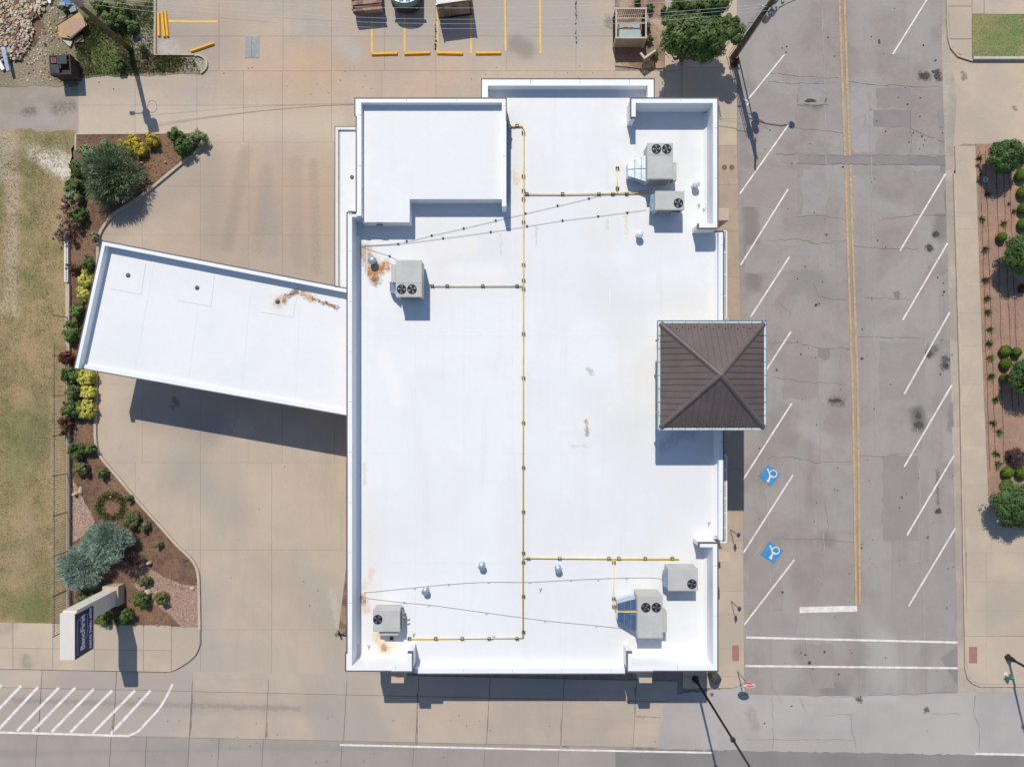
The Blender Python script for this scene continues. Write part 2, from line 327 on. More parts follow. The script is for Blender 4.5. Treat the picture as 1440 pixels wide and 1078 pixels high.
M['canopy_roof'] = mat('canopy_roof_membrane', (.715, .71, .70), (.69, .692, .685), .3, fine=.015, fscale=3, rough=.6,
    stains=[rs((392, 425), (398, 422), .42, (.14, .06, .03), 1., CZ), rs((396, 420), (417, 410), .26, (.20, .13, .06), 1., CZ), rs((420, 409), (436, 420), .24, (.28, .19, .10), 1., CZ),
            rs((430, 415), (442, 421), .35, (.60, .36, .18), .9, CZ), rs((440, 420), (475, 433), .18, (.20, .10, .06), 1., CZ), rs((392, 425), (392, 424), .9, (.68, .56, .45), .8, CZ),
            rs((165, 365), (205, 372), .12, (.68, .67, .65), .6, CZ), rs((262, 380), (300, 386), .12, (.68, .67, .65), .6, CZ), rs((150, 406), (200, 415), .12, (.70, .69, .68), .5, CZ), rs((249, 421), (258, 380), .1, (.70, .69, .68), .5, CZ),
            rs((226, 395), (255, 380), .12, (.70, .69, .67), .5, CZ), rs((390, 403), (372, 440), .4, (.74, .72, .68), .5, CZ)])
M['seam'] = mat('membrane_lap_seam', (.69, .70, .715), (.66, .67, .68), 1.0, fine=.03, fscale=3, rough=.6)
M['seam_dark'] = mat('cap_joint_sealant', (.52, .53, .55), (.48, .49, .51), 1.0, fine=.03)
M['parapet'] = mat('parapet_membrane', (.76, .765, .775), (.73, .74, .75), .4, fine=.015, rough=.5)
M['coping'] = mat('brown_metal_coping', (.11, .085, .085), (.14, .11, .105), .6, fine=.05, rough=.45)
M['stucco'] = mat('beige_stucco', (.52, .40, .29), (.47, .36, .265), 1.0, fine=.06, bump=.2, bscale=50)
M['brick'] = mat('tan_brickwork', (.36, .24, .17), (.30, .20, .145), 2, fine=.15)
M['glass'] = mat('dark_window_glass', (.03, .04, .05), rough=.08, spec=.8, fine=0)
M['frame_white'] = mat('white_painted_frame', (.78, .78, .76), rough=.4, fine=.03)
M['hip'] = mat('brown_standing_seam', (.128, .098, .090), (.108, .084, .078), .7, fine=.07, rough=.5, spec=.3, streak=(.8, .3, (.16, .125, .115), .5))
M['gutter_teal'] = mat('pale_teal_gutter', (.60, .68, .68), (.50, .58, .58), 1, fine=.05, rough=.4)
M['gutter_dark'] = mat('weathered_teal_trim', (.22, .30, .30), (.17, .23, .23), 1, fine=.1, rough=.5)
M['unit'] = mat('grey_painted_cabinet', (.47, .46, .43), (.425, .415, .39), 1.4, fine=.03, rough=.5)
M['unit_dark'] = mat('dark_cabinet_panel', (.30, .31, .29), (.26, .27, .26), 2, fine=.1, rough=.5)  # darker grey for curbs, louvres, seams and small boxes
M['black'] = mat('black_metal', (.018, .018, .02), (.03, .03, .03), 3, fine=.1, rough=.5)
M['fan'] = mat('fan_metal', (.45, .46, .47), rough=.4, metal=.6, fine=.05)
M['galv'] = mat('galvanised_sheet', (.60, .66, .70), (.42, .50, .56), 2.2, fine=.12, fscale=5, rough=.32, metal=.75)
M['pipe_yellow'] = mat('yellow_gas_pipe', (.84, .66, .12), (.78, .58, .13), 1.2, c3=(.72, .46, .16), scale3=.3, fine=.08, rough=.5)
M['cable'] = mat('grey_cable', (.33, .32, .30), rough=.6, fine=.1)
M['support'] = mat('rubber_support_block', (.06, .06, .04), (.09, .085, .05), 3, fine=.15)
M['pale_support'] = mat('pale_support_block', (.45, .46, .44), rough=.7, fine=.1)
M['vent'] = mat('white_vent_metal', (.66, .68, .70), (.56, .58, .60), 2, fine=.06, rough=.4)
M['vent_shaded'] = mat('shaded_vent_metal', (.30, .35, .41), (.38, .43, .49), 3, fine=.08, rough=.4, metal=.4)  # bluish shade on the vents put into a darker colour
M['duct_sky'] = mat('sky_tinted_duct_sheet', (.55, .66, .80), (.40, .52, .68), 2.5, fine=.12, rough=.18, metal=.95)  # blue of the reflected sky put into the sheet's colour
M['bronze'] = mat('cast_drain', (.20, .14, .10), (.10, .08, .06), 4, fine=.2, rough=.6)
M['wood_pole'] = mat('weathered_pole_wood', (.155, .11, .055), (.10, .075, .04), 3, fine=.25, fscale=8)
M['wire'] = mat('pale_wire', (.60, .60, .58), rough=.4, fine=0)
M['steel'] = mat('dull_steel', (.30, .31, .32), (.24, .25, .26), 3, fine=.08, rough=.4, metal=.5)
M['fence_iron'] = mat('faded_black_iron', (.06, .052, .045), (.085, .07, .06), 2, fine=.1, rough=.7)
M['black_pole'] = mat('black_painted_pole', (.016, .015, .017), (.03, .027, .025), 2, fine=.1, rough=.4)
M['sign_white'] = mat('warm_white_panel', (.66, .61, .54), (.62, .575, .51), .6, fine=.03, rough=.5)
M['sign_navy'] = mat('navy_sign_face', (.012, .022, .085), (.016, .028, .10), 1, fine=.04, rough=.35)
M['sign_letter'] = mat('white_sign_letter', (.72, .75, .80), rough=.5, fine=0)
M['red'] = mat('stop_sign_red', (.62, .035, .035), rough=.4, fine=.03)
M['plate_blue'] = mat('sign_plate_blue', (.05, .12, .35), rough=.4, fine=.03)
M['rust_dark'] = mat('dark_rusty_steel', (.045, .028, .026), (.07, .035, .03), 2, fine=.2, rough=.7)
M['rust_red'] = mat('rusty_red_steel', (.16, .065, .05), (.10, .045, .035), 2, fine=.2, rough=.7)
M['rust_brown'] = mat('rusty_tan_steel', (.36, .24, .175), (.27, .165, .115), 3, c3=(.14, .08, .06), scale3=1.4, fine=.2, rough=.7)
M['tan_panel'] = mat('dusty_tan_panel', (.25, .215, .165), (.20, .172, .135), 1.5, c3=(.13, .105, .08), scale3=.8, fine=.15, rough=.7)
M['van_teal'] = mat('teal_car_paint', (.10, .20, .195), (.12, .22, .21), 1, fine=.03, rough=.25, spec=.6)
M['tyre'] = mat('black_rubber', (.02, .02, .02), rough=.8, fine=.1)
M['lid'] = mat('black_plastic_lid', (.03, .034, .04), (.045, .05, .055), 2, fine=.1, rough=.45)
M['bin_interior'] = mat('bin_rubbish', (.28, .11, .12), (.10, .06, .06), 5, fine=.3)
M['rubble_a'] = mat('tan_rubble', (.50, .355, .21), (.38, .26, .16), 1.2, c3=(.55, .46, .34), scale3=.8, fine=.25, fscale=5)
M['rubble_b'] = mat('grey_rubble', (.46, .43, .40), (.34, .30, .28), 1.2, fine=.2)
M['rubble_c'] = mat('brown_rubble', (.20, .125, .08), (.14, .09, .06), 1.2, fine=.25)
M['plywood'] = mat('plywood_sheet', (.50, .33, .17), (.44, .28, .15), 1.2, fine=.12)
M['pale_board'] = mat('pale_painted_board', (.55, .48, .40), (.48, .42, .36), 2, fine=.08)
M['pink_board'] = mat('pinkish_board', (.46, .29, .20), (.42, .27, .19), 2, fine=.1)
M['tarp'] = mat('blue_plastic', (.05, .14, .30), (.08, .19, .36), 2, fine=.15, rough=.5)
M['timber'] = mat('weathered_timber', (.20, .13, .08), (.13, .085, .055), 2.5, c3=(.28, .2, .14), scale3=1.0, fine=.25)
M['stone'] = mat('pale_landscape_stone', (.55, .42, .28), (.48, .36, .25), 2, fine=.12, bump=.4, bscale=10)
M['enclosure'] = mat('pinkish_grey_metal_screen', (.46, .40, .34), (.40, .35, .30), 2, fine=.06, rough=.5)
M['enclosure_panel'] = mat('taupe_screen_panel', (.33, .29, .235), (.29, .255, .21), 2, fine=.08, rough=.6)
M['slat_dark'] = mat('dark_slat', (.07, .06, .055), (.10, .085, .075), 2, fine=.1)
M['box_teal'] = mat('pale_green_steel', (.33, .39, .37), (.29, .35, .335), 1.5, fine=.08, rough=.5)
M['ground'] = mat('far_ground', (.24, .21, .14), (.18, .17, .10), .2, c3=(.15, .15, .08), scale3=.03, fine=.2)
M['manhole'] = mat('cast_cover', (.17, .125, .095), (.13, .10, .08), 5, fine=.15, rough=.7)
M['plate'] = mat('grey_steel_plate', (.27, .275, .29), (.22, .225, .24), 2, fine=.1, rough=.5)
M['bark'] = mat('tree_bark', (.13, .09, .06), (.09, .065, .045), 4, fine=.3)
M['hyd_green'] = mat('hydrant_green', (.03, .20, .10), rough=.5, fine=.05)
LEAF = {}
def leafmat(k, a, b, c=None):
    LEAF[k] = mat(k + '_leaves', a, b, 5.0, c3=c, scale3=1.6, fine=.35, fscale=11, leaf=True, rough=.6, rnd=.10)
leafmat('oak', (.055, .10, .018), (.028, .06, .011), (.12, .175, .045))
leafmat('holly', (.052, .108, .022), (.028, .068, .014), (.10, .165, .045))
leafmat('boxwood', (.105, .165, .012), (.07, .125, .01), (.14, .20, .02))
leafmat('blue', (.28, .37, .29), (.16, .23, .18), (.37, .46, .38))
leafmat('conifer', (.17, .24, .10), (.10, .15, .065), (.25, .31, .20))
leafmat('lime', (.58, .55, .09), (.48, .48, .06), (.66, .60, .16))
leafmat('gold', (.58, .40, .025), (.48, .30, .02), (.46, .44, .06))
leafmat('green', (.08, .135, .028), (.045, .09, .018), (.15, .20, .055))
leafmat('rednandina', (.20, .035, .03), (.11, .03, .022), (.10, .07, .03))
leafmat('pinkplum', (.30, .13, .125), (.19, .085, .08), (.24, .18, .13))
leafmat('palegreen', (.21, .26, .11), (.14, .19, .07), (.28, .30, .15))
leafmat('plum', (.085, .05, .045), (.06, .04, .035), (.14, .09, .08))
leafmat('dry', (.26, .20, .11), (.17, .13, .07), (.12, .10, .05))
leafmat('weed', (.085, .13, .03), (.13, .15, .05), (.20, .18, .08))
leafmat('drygrass', (.31, .24, .115), (.24, .21, .085), (.17, .175, .06))

# ------------------------------------------------------------------ foliage
def leaf_mesh(name, pos, nrm, size, rng_, aspect=1.6, blade=False):
    n = len(pos)
    nrm = nrm / np.maximum(np.linalg.norm(nrm, axis=1, keepdims=True), 1e-6)
    rv = rng_.normal(size=(n, 3)); a = np.cross(nrm, rv); a /= np.maximum(np.linalg.norm(a, axis=1, keepdims=True), 1e-6)
    b = np.cross(nrm, a)
    s = size * rng_.uniform(.6, 1.35, size=(n, 1))
    if blade:       # slim blades pointing along nrm
        v = np.stack([pos - a*s*.09, pos + a*s*.09, pos + nrm*s + b*s*.05], 1)
        k = 3
    else:
        v = np.stack([pos - a*s*aspect*.5, pos - b*s*.38, pos + a*s*aspect*.5, pos + b*s*.38], 1)
        k = 4
    me = bpy.data.meshes.new(name); me.vertices.add(n*k); me.loops.add(n*k); me.polygons.add(n)
    me.vertices.foreach_set('co', v.astype(np.float32).ravel())
    me.loops.foreach_set('vertex_index', np.arange(n*k, dtype=np.int32))
    me.polygons.foreach_set('loop_start', np.arange(0, n*k, k, dtype=np.int32))
    me.update(calc_edges=True); return me
def crown_points(rng_, n, rx, ry, rz, clumps=40, cr=.3, shell=.75, low=-.35):
    """leaf points on clumps spread through the crown volume, plus outward direction"""
    d = rng_.normal(size=(clumps, 3)); d /= np.linalg.norm(d, axis=1, keepdims=True)
    d[:, 2] = np.where(d[:, 2] < low, -d[:, 2]*.6, d[:, 2])
    rad = rng_.uniform(shell, 1.0, size=(clumps, 1))*rng_.uniform(.86, 1.0, size=(clumps, 1))
    cc = d*rad*np.array([rx, ry, rz])*(1-cr*.45)
    idx = rng_.integers(0, clumps, n)
    q = rng_.normal(size=(n, 3)); q /= np.linalg.norm(q, axis=1, keepdims=True)
    crs = (cr*rng_.uniform(.6, 1.25, size=clumps))[idx][:, None]*min(rx, ry)
    p = cc[idx] + q*crs*rng_.uniform(.55, 1.0, size=(n, 1))*np.array([1, 1, .8])
    return p, q*.9 + d[idx]*.4 + np.array([0, 0, .35])
def link_mesh(me, name, m, parent=None, loc=(0, 0, 0)):
    me.materials.append(m); o = bpy.data.objects.new(name, me); COL.objects.link(o); o.location = loc
    if parent: o.parent = parent
    return o
def plant(name, u, v, wpx, hpx, hgt, leaf, label, cat, kind='clump', n=900, size=.11, group=None, seed=0, clumps=None, cr=.34, trunk=True, z0=.12, low=-.35, bare=.0):
    """u,v: where the middle of the crown shows; its ground point follows from its height"""
    rg = np.random.default_rng(seed + int(u*7+v*13))
    zc = z0 + hgt*.55
    c = P(u, v, zc); sc = F/(H-zc); gr = 1.18 if kind == 'clump' and hgt < 2 else (1.06 if kind == 'clump' else 1.0); rx = wpx/2/sc*gr; ry = hpx/2/sc*gr
    base = Vector((c.x, c.y, z0))
    e = empty(name, base, label, cat, group)
    rz = hgt*.5
    if kind == 'clump':
        p, nr = crown_points(rg, n, rx, ry, rz, clumps or max(10, n//45), cr, low=low)
        p[:, 2] += hgt*.55
        if hgt < 2:
            m_ = int(n*.8); q = rg.normal(size=(m_, 3)); q /= np.linalg.norm(q, axis=1, keepdims=True); q[:, 2] = np.abs(q[:, 2])
            rr_ = rg.uniform(.45, .86, size=(m_, 1)); p = np.concatenate([p, q*rr_*np.array([rx, ry, hgt*.8]) + np.array([0, 0, .04])]); nr = np.concatenate([nr, q + rg.normal(size=(m_, 3))*.3])
        keep = p[:, 2] > .02; p = p[keep]; nr = nr[keep]
        me = leaf_mesh('crown', p, nr, size, rg)
    elif kind == 'ball':
        q = rg.normal(size=(n, 3)); q /= np.linalg.norm(q, axis=1, keepdims=True)
        rr = rg.uniform(.90, 1.03, size=(n, 1)) + .05*np.sin(q[:, :1]*7+seed)*np.cos(q[:, 1:2]*6)
        p = q*rr*np.array([rx, ry, rz]); p[:, 2] += hgt*.5
        me = leaf_mesh('crown', p, q + rg.normal(size=(n, 3))*.35, size, rg)
    elif kind == 'spiky':
        p, nr = crown_points(rg, n, rx, ry, rz, clumps or max(14, n//60), cr, shell=.55, low=low)
        p[:, 2] += hgt*.5
        out = p - np.array([0, 0, hgt*.15]); out /= np.maximum(np.linalg.norm(out, axis=1, keepdims=True), 1e-5)
        keep = p[:, 2] > .02; p = p[keep]; out = out[keep]
        me = leaf_mesh('crown', p, out + rg.normal(size=out.shape)*.38, size*2.6, rg, blade=True)
    elif kind == 'tuft':
        th = rg.uniform(0, 2*np.pi, n); el = rg.uniform(.25, 1.3, n)
        nr = np.stack([np.cos(th)*np.cos(el), np.sin(th)*np.cos(el), np.sin(el)], 1)
        p = np.stack([np.cos(th)*rx*.35*rg.random(n), np.sin(th)*ry*.35*rg.random(n), np.full(n, .01)], 1)
        me = leaf_mesh('crown', p, nr, max(rx, ry)*1.0, rg, blade=True)
    link_mesh(me, 'foliage' if not trunk or hgt < 1.6 else 'crown', LEAF[leaf], e)
    if kind == 'ball':
        mb = MB(); mb.lathe([(.02, 0), (rx*.7, hgt*.1), (rx*.88, hgt*.4), (rx*.78, hgt*.74), (rx*.35, hgt*.93), (.02, hgt*.96)], base, 14)
        mb.build('inner_foliage', LEAF[leaf], e, smooth=True)
    if trunk and hgt > 1.6:
        mb = MB(); mb.tube([base, base + Vector((.05, .03, hgt*.35)), base + Vector((.0, .1, hgt*.6))], .13, 8, .06)
        for k in range(6):
            a = k*1.05 + seed; q = base + Vector((.03, .02, hgt*(.28 + .03*k)))
            mb.tube([q, q + Vector((math.cos(a)*rx*.35, math.sin(a)*ry*.35, hgt*.15)), q + Vector((math.cos(a)*rx*.7, math.sin(a)*ry*.7, hgt*.3))], .055, 6, .02)
        mb.build('trunk', M['bark'], e, smooth=True)
    elif trunk:
        mb = MB(); 
        for k in range(3):
            a = k*2.1+seed; mb.tube([base, base + Vector((math.cos(a)*rx*.3, math.sin(a)*ry*.3, hgt*.5))], .022, 5, .01)
        mb.build('stem', M['bark'], e)
    return e

# ================================================================== SETTING
def sheet(name, pts, z, m, kind='structure', parent=None, z0=None):
    mb = MB()
    if z0 is None: mb.flat(pts, z)
    else: mb.prism(pts, z0, z)
    o = mb.build(name, m, parent)
    if kind and not parent: tag(o, kind=kind)
    return o
sheet('ground', [(-400, -400), (400, -400), (400, 400), (-400, 400)], -.15, M['ground'])
track = sheet('dirt_track', px([(-1400, 118), (110, 118), (110, 190), (-1400, 190)]), .004, M['track'])
field = sheet('grass_field', jag(px([(-1400, 186), (107, 184), (107, 200), (100, 210), (100, 876), (-1400, 860)]), .45, .16, 2), .012, M['grass'])
yard = sheet('vacant_yard', jag(px([(-1400, -700), (219, -700), (219, 78), (285, 78), (288, 103), (200, 107), (112, 109), (109, 121), (-1400, 124)]), .45, .12, 3), .016, M['yard'])

# --- concrete lot: a dark base sheet and one slab per pour
lot = sheet('parking_lot', px([(107, -700), (1040, -700), (1040, 955), (-30, 955), (-30, 870), (107, 870)]), -.03, M['joint'])
def slab(parent, q, m, z=0.0, gap=.012, z0=-.028, name='concrete_slab'):
    """q: four world corners; each edge pulled in by gap"""
    c = Vector((sum(p[0] for p in q)/4, sum(p[1] for p in q)/4)); pts = []
    for i in range(4):
        p = Vector(q[i]); a = (Vector(q[i-1])-p).normalized(); b = (Vector(q[(i+1) % 4])-p).normalized()
        pts.append(tuple(p + (a+b)*gap))
    mb = MB(); mb.prism(pts, z0, z)
    return mb.build(name, m, parent)
def grid(parent, xs, ys, m, z=0.0, gap=.012, z0=-.028, fx=lambda x, y: x, fy=lambda x, y: y, skip=None):
    for i in range(len(xs)-1):
        for j in range(len(ys)-1):
            if skip and skip((xs[i]+xs[i+1])/2, (ys[j]+ys[j+1])/2): continue
            q = [(xs[i], ys[j]), (xs[i+1], ys[j]), (xs[i+1], ys[j+1]), (xs[i], ys[j+1])]
            slab(parent, [XY(fx(x, y), fy(x, y)) for x, y in q], m, z, gap, z0)
bld = lambda x, y: (545 < x < 960 and 200 < y < 860)
grid(lot, [107, 219, 308, 398, 466, 541, 613, 712, 810, 865], [-300, -200, -100, 0, 51, 100], M['lot'], gap=.008, skip=lambda x, y: x < 219)
grid(lot, [107, 190, 277, 342, 397, 466, 537, 613, 700, 780, 865, 935, 1008], [100, 148, 200], M['lot'], gap=.007, skip=bld)
grid(lot, [107, 200, 282, 350, 397, 470, 545], [200, 262, 330, 400, 470, 540, 650], M['lot'], gap=.004)
grid(lot, [107, 190, 282, 382, 487, 560], [650, 773, 885, 957], M['lot'], gap=.006, skip=lambda x, y: x < 190 and y > 885)
grid(lot, [935, 1008], [-300, -200, -100, 0, 50, 100], M['lot'])
grid(lot, [865, 935], [-300, -200, -100], M['lot'])
# worn line of debris in the lot joint by the yellow bays
mb = MB(); rr = random.Random(3)
for i in range(45):
    x, y = XY(810+rr.uniform(-1.2, 1.2), rr.uniform(-10, 62)); s = rr.uniform(.015, .045); mb.box(x-s, x+s, y-s, y+s*1.6, .001, .02, rr.random())
for i in range(30):
    x, y = XY(613+rr.uniform(-1, .6), rr.uniform(28, 72)); s = rr.uniform(.02, .06); mb.box(x-s, x+s, y-s, y+s*1.6, .001, .02, rr.random())
tag(mb.build('joint_weeds', M['crack']), 'dark weeds and grit in the joints of the yellow-lined bays', 'weeds', kind='stuff')

# --- main street (south), concrete slabs then asphalt
mstreet = sheet('main_street', px([(-1400, 938), (1500, 938), (2600, 955), (2600, 1400), (-1400, 1400)]), -.034, M['joint'])
fx = lambda x, y: x - .055*(y-1000)
fy = lambda x, y: y + .0215*x
xs = [-265, -160, -52, 56, 161, 268, 375, 485, 586, 686, 790, 892, 950]
grid(mstreet, xs, [937, 966, 1031], M['street_slab'], z=.006, gap=.02, fx=fx, fy=fy)
grid(mstreet, [-265, -160, -52, 54, 158, 208, 268, 310, 372, 483, 584, 684, 788, 890], [1031, 1130, 1230], M['street_dark_slab'], z=.006, gap=.014, fx=fx, fy=fy)
ms_a = sheet('asphalt_overlay', jag(px([(1047, 962), (938, 978), (940, 988), (930, 996), (934, 1012), (924, 1024), (928, 1036), (924, 1053), (2600, 1085), (2600, 962)]), .3, .09, 5), .012, M['asphalt_light'], None, mstreet)
ms_b = sheet('asphalt_lane', jag(px([(865, 1052), (866, 1300), (2600, 1340), (2600, 1082)]), 1.0, .05, 6), .016, M['asphalt_dark'], None, mstreet)
for k, (a, b) in enumerate([((930, 1053), (2600, 1400))]): pass

# --- side street
Lk = [(1034, -700), (1036, 200), (1043, 540), (1046, 900), (1047, 976)]
Rk = [(1347, 974), (1346, 900), (1337, 540), (1329, 245), (1324, 60), (1318, -700)]
street = sheet('side_street', px(Lk + [(1200, 978), (1260, 976)] + Rk), .018, M['asphalt'])
def band(name, pts, m, z=.022, j=.06, seed=1): return sheet(name, jag(px(pts), .35, j, seed), z, m, None, street)
for k, p in enumerate([[(1123, 218), (1328, 220), (1329, 232), (1123, 231)], [(1277, 218), (1329, 221), (1329, 243), (1322, 243), (1322, 232), (1277, 231)], [(1318, 155), (1326, 155), (1327, 180), (1320, 180)],
                       [(1228, 155), (1280, 155), (1280, 180), (1228, 178)], [(1334, 566), (1340, 566), (1341, 600), (1335, 600)], [(1150, 490), (1166, 490), (1167, 502), (1160, 506), (1150, 501)],
                       [(1322, 925), (1346, 908), (1346, 962)]]):
    band('asphalt_patch', p, M['patch'], .022 + .004*(k % 3), .04, k)
for k, (p, m_) in enumerate([([(1122, 118), (1160, 118), (1161, 147), (1122, 147)], 'patch_pale'), ([(1160, 119), (1184, 119), (1185, 182), (1161, 181)], 'patch_warm'), ([(1042, 130), (1118, 132), (1118, 176), (1041, 178)], 'patch_warm'), ([(1196, 122), (1226, 124), (1230, 215), (1200, 215)], 'patch_pale'),
      ([(1232, 124), (1280, 124), (1280, 150), (1233, 150)], 'patch_warm'), ([(1128, 238), (1160, 238), (1162, 300), (1128, 303)], 'patch_pale'), ([(1042, 235), (1120, 238), (1122, 292), (1042, 290)], 'patch_warm'), ([(1284, 240), (1327, 240), (1330, 300), (1284, 303)], 'patch_warm'),
      ([(1050, 345), (1150, 344), (1152, 380), (1047, 384)], 'patch_pale'), ([(1235, 480), (1300, 480), (1302, 560), (1236, 562)], 'patch_warm'), ([(1100, 500), (1150, 500), (1152, 560), (1100, 562)], 'patch_warm'), ([(1052, 770), (1100, 772), (1101, 860), (1052, 862)], 'patch_warm'),
      ([(1240, 640), (1290, 640), (1292, 760), (1241, 760)], 'patch_warm'), ([(1168, 655), (1200, 655), (1203, 745), (1169, 745)], 'patch_pale'), ([(1050, 862), (1122, 862), (1120, 893), (1050, 892)], 'patch_pale'), ([(1128, 905), (1172, 905), (1173, 968), (1130, 968)], 'patch_warm'), ([(1258, 790), (1343, 790), (1344, 895), (1262, 896)], 'patch_warm')]):
    sheet('asphalt_patch', jag(px(p), .35, .10, 60+k), .0195, M[m_], None, street)
cr = MB(); rr = random.Random(11)
def crack(pts, w=.03, z=.034, amp=.10):
    p = px(pts); out = []
    for i in range(len(p)-1):
        a = Vector(p[i]); b = Vector(p[i+1]); L = (b-a).length; k = max(2, int(L/.35)); n = Vector((-(b-a).y, (b-a).x)).normalized()
        for j in range(k):
            out.append(tuple(a+(b-a)*(j/k) + n*rr.uniform(-amp, amp)*(0 if (i == 0 and j == 0) else 1)))
    out.append(tuple(p[-1]))
    for i in range(len(out)-1):
        cr.ribbon([out[i], out[i+1]], w*rr.uniform(.5, 1.4), z+.0008*(i % 3))
for c in [[(1080, 103), (1130, 108), (1180, 110)], [(1190, 115), (1230, 120), (1280, 122), (1320, 122)], [(1080, 115), (1120, 117), (1160, 118)], [(1090, 217), (1180, 218), (1330, 219)], [(1120, 230), (1190, 231), (1330, 233)],
          [(1120, 148), (1165, 148)], [(1100, 177), (1160, 185), (1186, 187)], [(1080, 338), (1120, 336), (1150, 342), (1190, 338)], [(1200, 345), (1240, 350), (1290, 350)], [(1080, 482), (1120, 482), (1150, 490), (1200, 490)],
          [(1205, 474), (1260, 474), (1300, 476)], [(1215, 418), (1280, 421)], [(1120, 305), (1160, 303), (1190, 310)], [(1240, 308), (1290, 302), (1330, 303)], [(1080, 643), (1120, 643), (1150, 650), (1198, 648)],
          [(1208, 640), (1250, 641), (1290, 634)], [(1085, 757), (1140, 757), (1200, 762)], [(1215, 178), (1216, 160)], [(1280, 155), (1281, 215)], [(1080, 182), (1060, 170)],
          [(1280, 180), (1320, 198), (1328, 200)], [(1144, 400), (1150, 416), (1170, 420), (1190, 421)], [(1095, 425), (1112, 440), (1108, 450)], [(1085, 530), (1130, 537), (1190, 540)], [(1155, 775), (1165, 740), (1160, 700)],
          [(1130, 890), (1135, 925), (1145, 960)], [(1196, 1004), (1199, 1030), (1203, 1051)], [(1372, 976), (1368, 1000), (1377, 1025), (1376, 1052)], [(1085, 978), (1088, 1015), (1086, 1052)], [(1115, 976), (1180, 979), (1260, 976), (1345, 972)],
          [(1124, 980), (1133, 1000)], [(1160, 1005), (1200, 1004)], [(1310, 1003), (1350, 1003)], [(1050, 1038), (1200, 1040)], [(1085, 963), (1100, 990)]]:
    crack(c, .018, .034, .07)

tag(cr.build('road_cracks', M['crack']), 'thin dark cracks wandering across the asphalt street', 'cracks', kind='stuff')
cr = MB()
for c in [[(1155, 0), (1159, 110), (1162, 290)], [(1214, 30), (1219, 120)], [(1222, 130), (1228, 360), (1232, 640)], [(1075, 640), (1082, 760), (1084, 860)], [(1290, 600), (1300, 900)], [(1153, 545), (1156, 700), (1160, 820)], [(1090, 30), (1096, 100)]]:
    crack(c, .05, .034, .05)
tag(cr.build('pale_seams', M['crack_pale']), 'pale lengthwise seams in the old asphalt street', 'seams', kind='stuff')
# tar and oil spots
cr = MB(); rr = random.Random(17)
def spot(u, v, r, z=.036, st_=1.0):
    c = XY(u, v); n = 9; cr.flat([(c[0]+r*rr.uniform(.6, 1.15)*math.cos(k*6.283/n), c[1]+r*st_*rr.uniform(.6, 1.15)*math.sin(k*6.283/n)) for k in range(n)], z+.001*rr.random())
for (u, v, r) in [(1164, 53, .10), (1106, 66, .10), (1100, 68, .08), (1105, 74, .09), (1101, 79, .08), (1298, 64, .13), (1315, 85, .14), (1225, 52, .08), (1294, 138, .09), (1276, 147, .13), (1293, 164, .09), (1284, 187, .10), (1296, 192, .13), (1300, 197, .09), (1298, 204, .08), (1278, 200, .10), (1245, 185, .12), (1225, 256, .08), (1185, 235, .12), (1189, 253, .08),
    (1162, 330, .14), (1234, 338, .11), (1147, 429, .2), (1152, 427, .1), (1318, 390, .1), (1326, 398, .11), (1327, 410, .16), (1325, 415, .1), (1212, 504, .17), (1212, 463, .1), (1132, 375, .1), (1322, 526, .13), (1268, 699, .13), (1274, 694, .08), (1304, 755, .15), (1211, 770, .12), (1212, 764, .08), (1194, 806, .09), (1100, 832, .16), (1340, 797, .08), (1333, 799, .08),
    (1126, 917, .12), (1132, 920, .14), (1138, 931, .22), (1159, 916, .16), (1143, 940, .09), (1179, 947, .12), (1209, 984, .13), (1210, 979, .1), (1302, 998, .13), (1075, 1016, .12), (1113, 992, .1), (1066, 850, .05), (1331, 854, .1), (1148, 597, .09), (1173, 688, .09), (1126, 498, .1), (1092, 520, .16)]:
    spot(u, v, r*.66, .040)
for (u, v, r, s_) in [(1291, 597, .42, .62), (1291, 584, .20, 1.5), (1299, 108, .34, .5), (1313, 101, .22, .6), (1317, 108, .25, .7), (1306, 497, .26, 1.2), (1329, 513, .24, .9), (1316, 329, .26, .7), (1307, 348, .26, .8), (1319, 718, .3, .7), (1139, 142, .42, .35), (1174, 563, .5, .25), (1236, 59, .1, 2.2)]: spot(u, v, r, .040, s_)
for k in range(80): spot(rr.uniform(1050, 1340), rr.uniform(5, 1040), rr.uniform(.025, .06), .040)
for k in range(130): spot(rr.uniform(110, 930), rr.choice((rr.uniform(90, 135), rr.uniform(600, 1050), rr.uniform(1000, 1075))), rr.uniform(.02, .05), .018)
tag(cr.build('tar_spots', M['spot']), 'small dark oil and tar spots dotted over the streets', 'stains', kind='stuff')
cr = MB()
# joint tar on main street
cr = MB()
for c in [[(160, 1002), (158, 1020), (160, 1030)], [(271, 975), (268, 1025), (266, 1035)], [(789, 1010), (789, 1045)], [(893, 965), (893, 980)], [(893, 990), (893, 1002)], [(376, 1015), (375, 1036)], [(587, 975), (586, 1052)], [(686, 1008), (685, 1030)], [(790, 1048), (800, 1050)], [(895, 1007), (930, 1008)]]:
    crack(c, .06, .014, .03)
tag(cr.build('joint_tar', M['crack']), 'dark tar along the joints of the concrete main street', 'tar', kind='stuff')

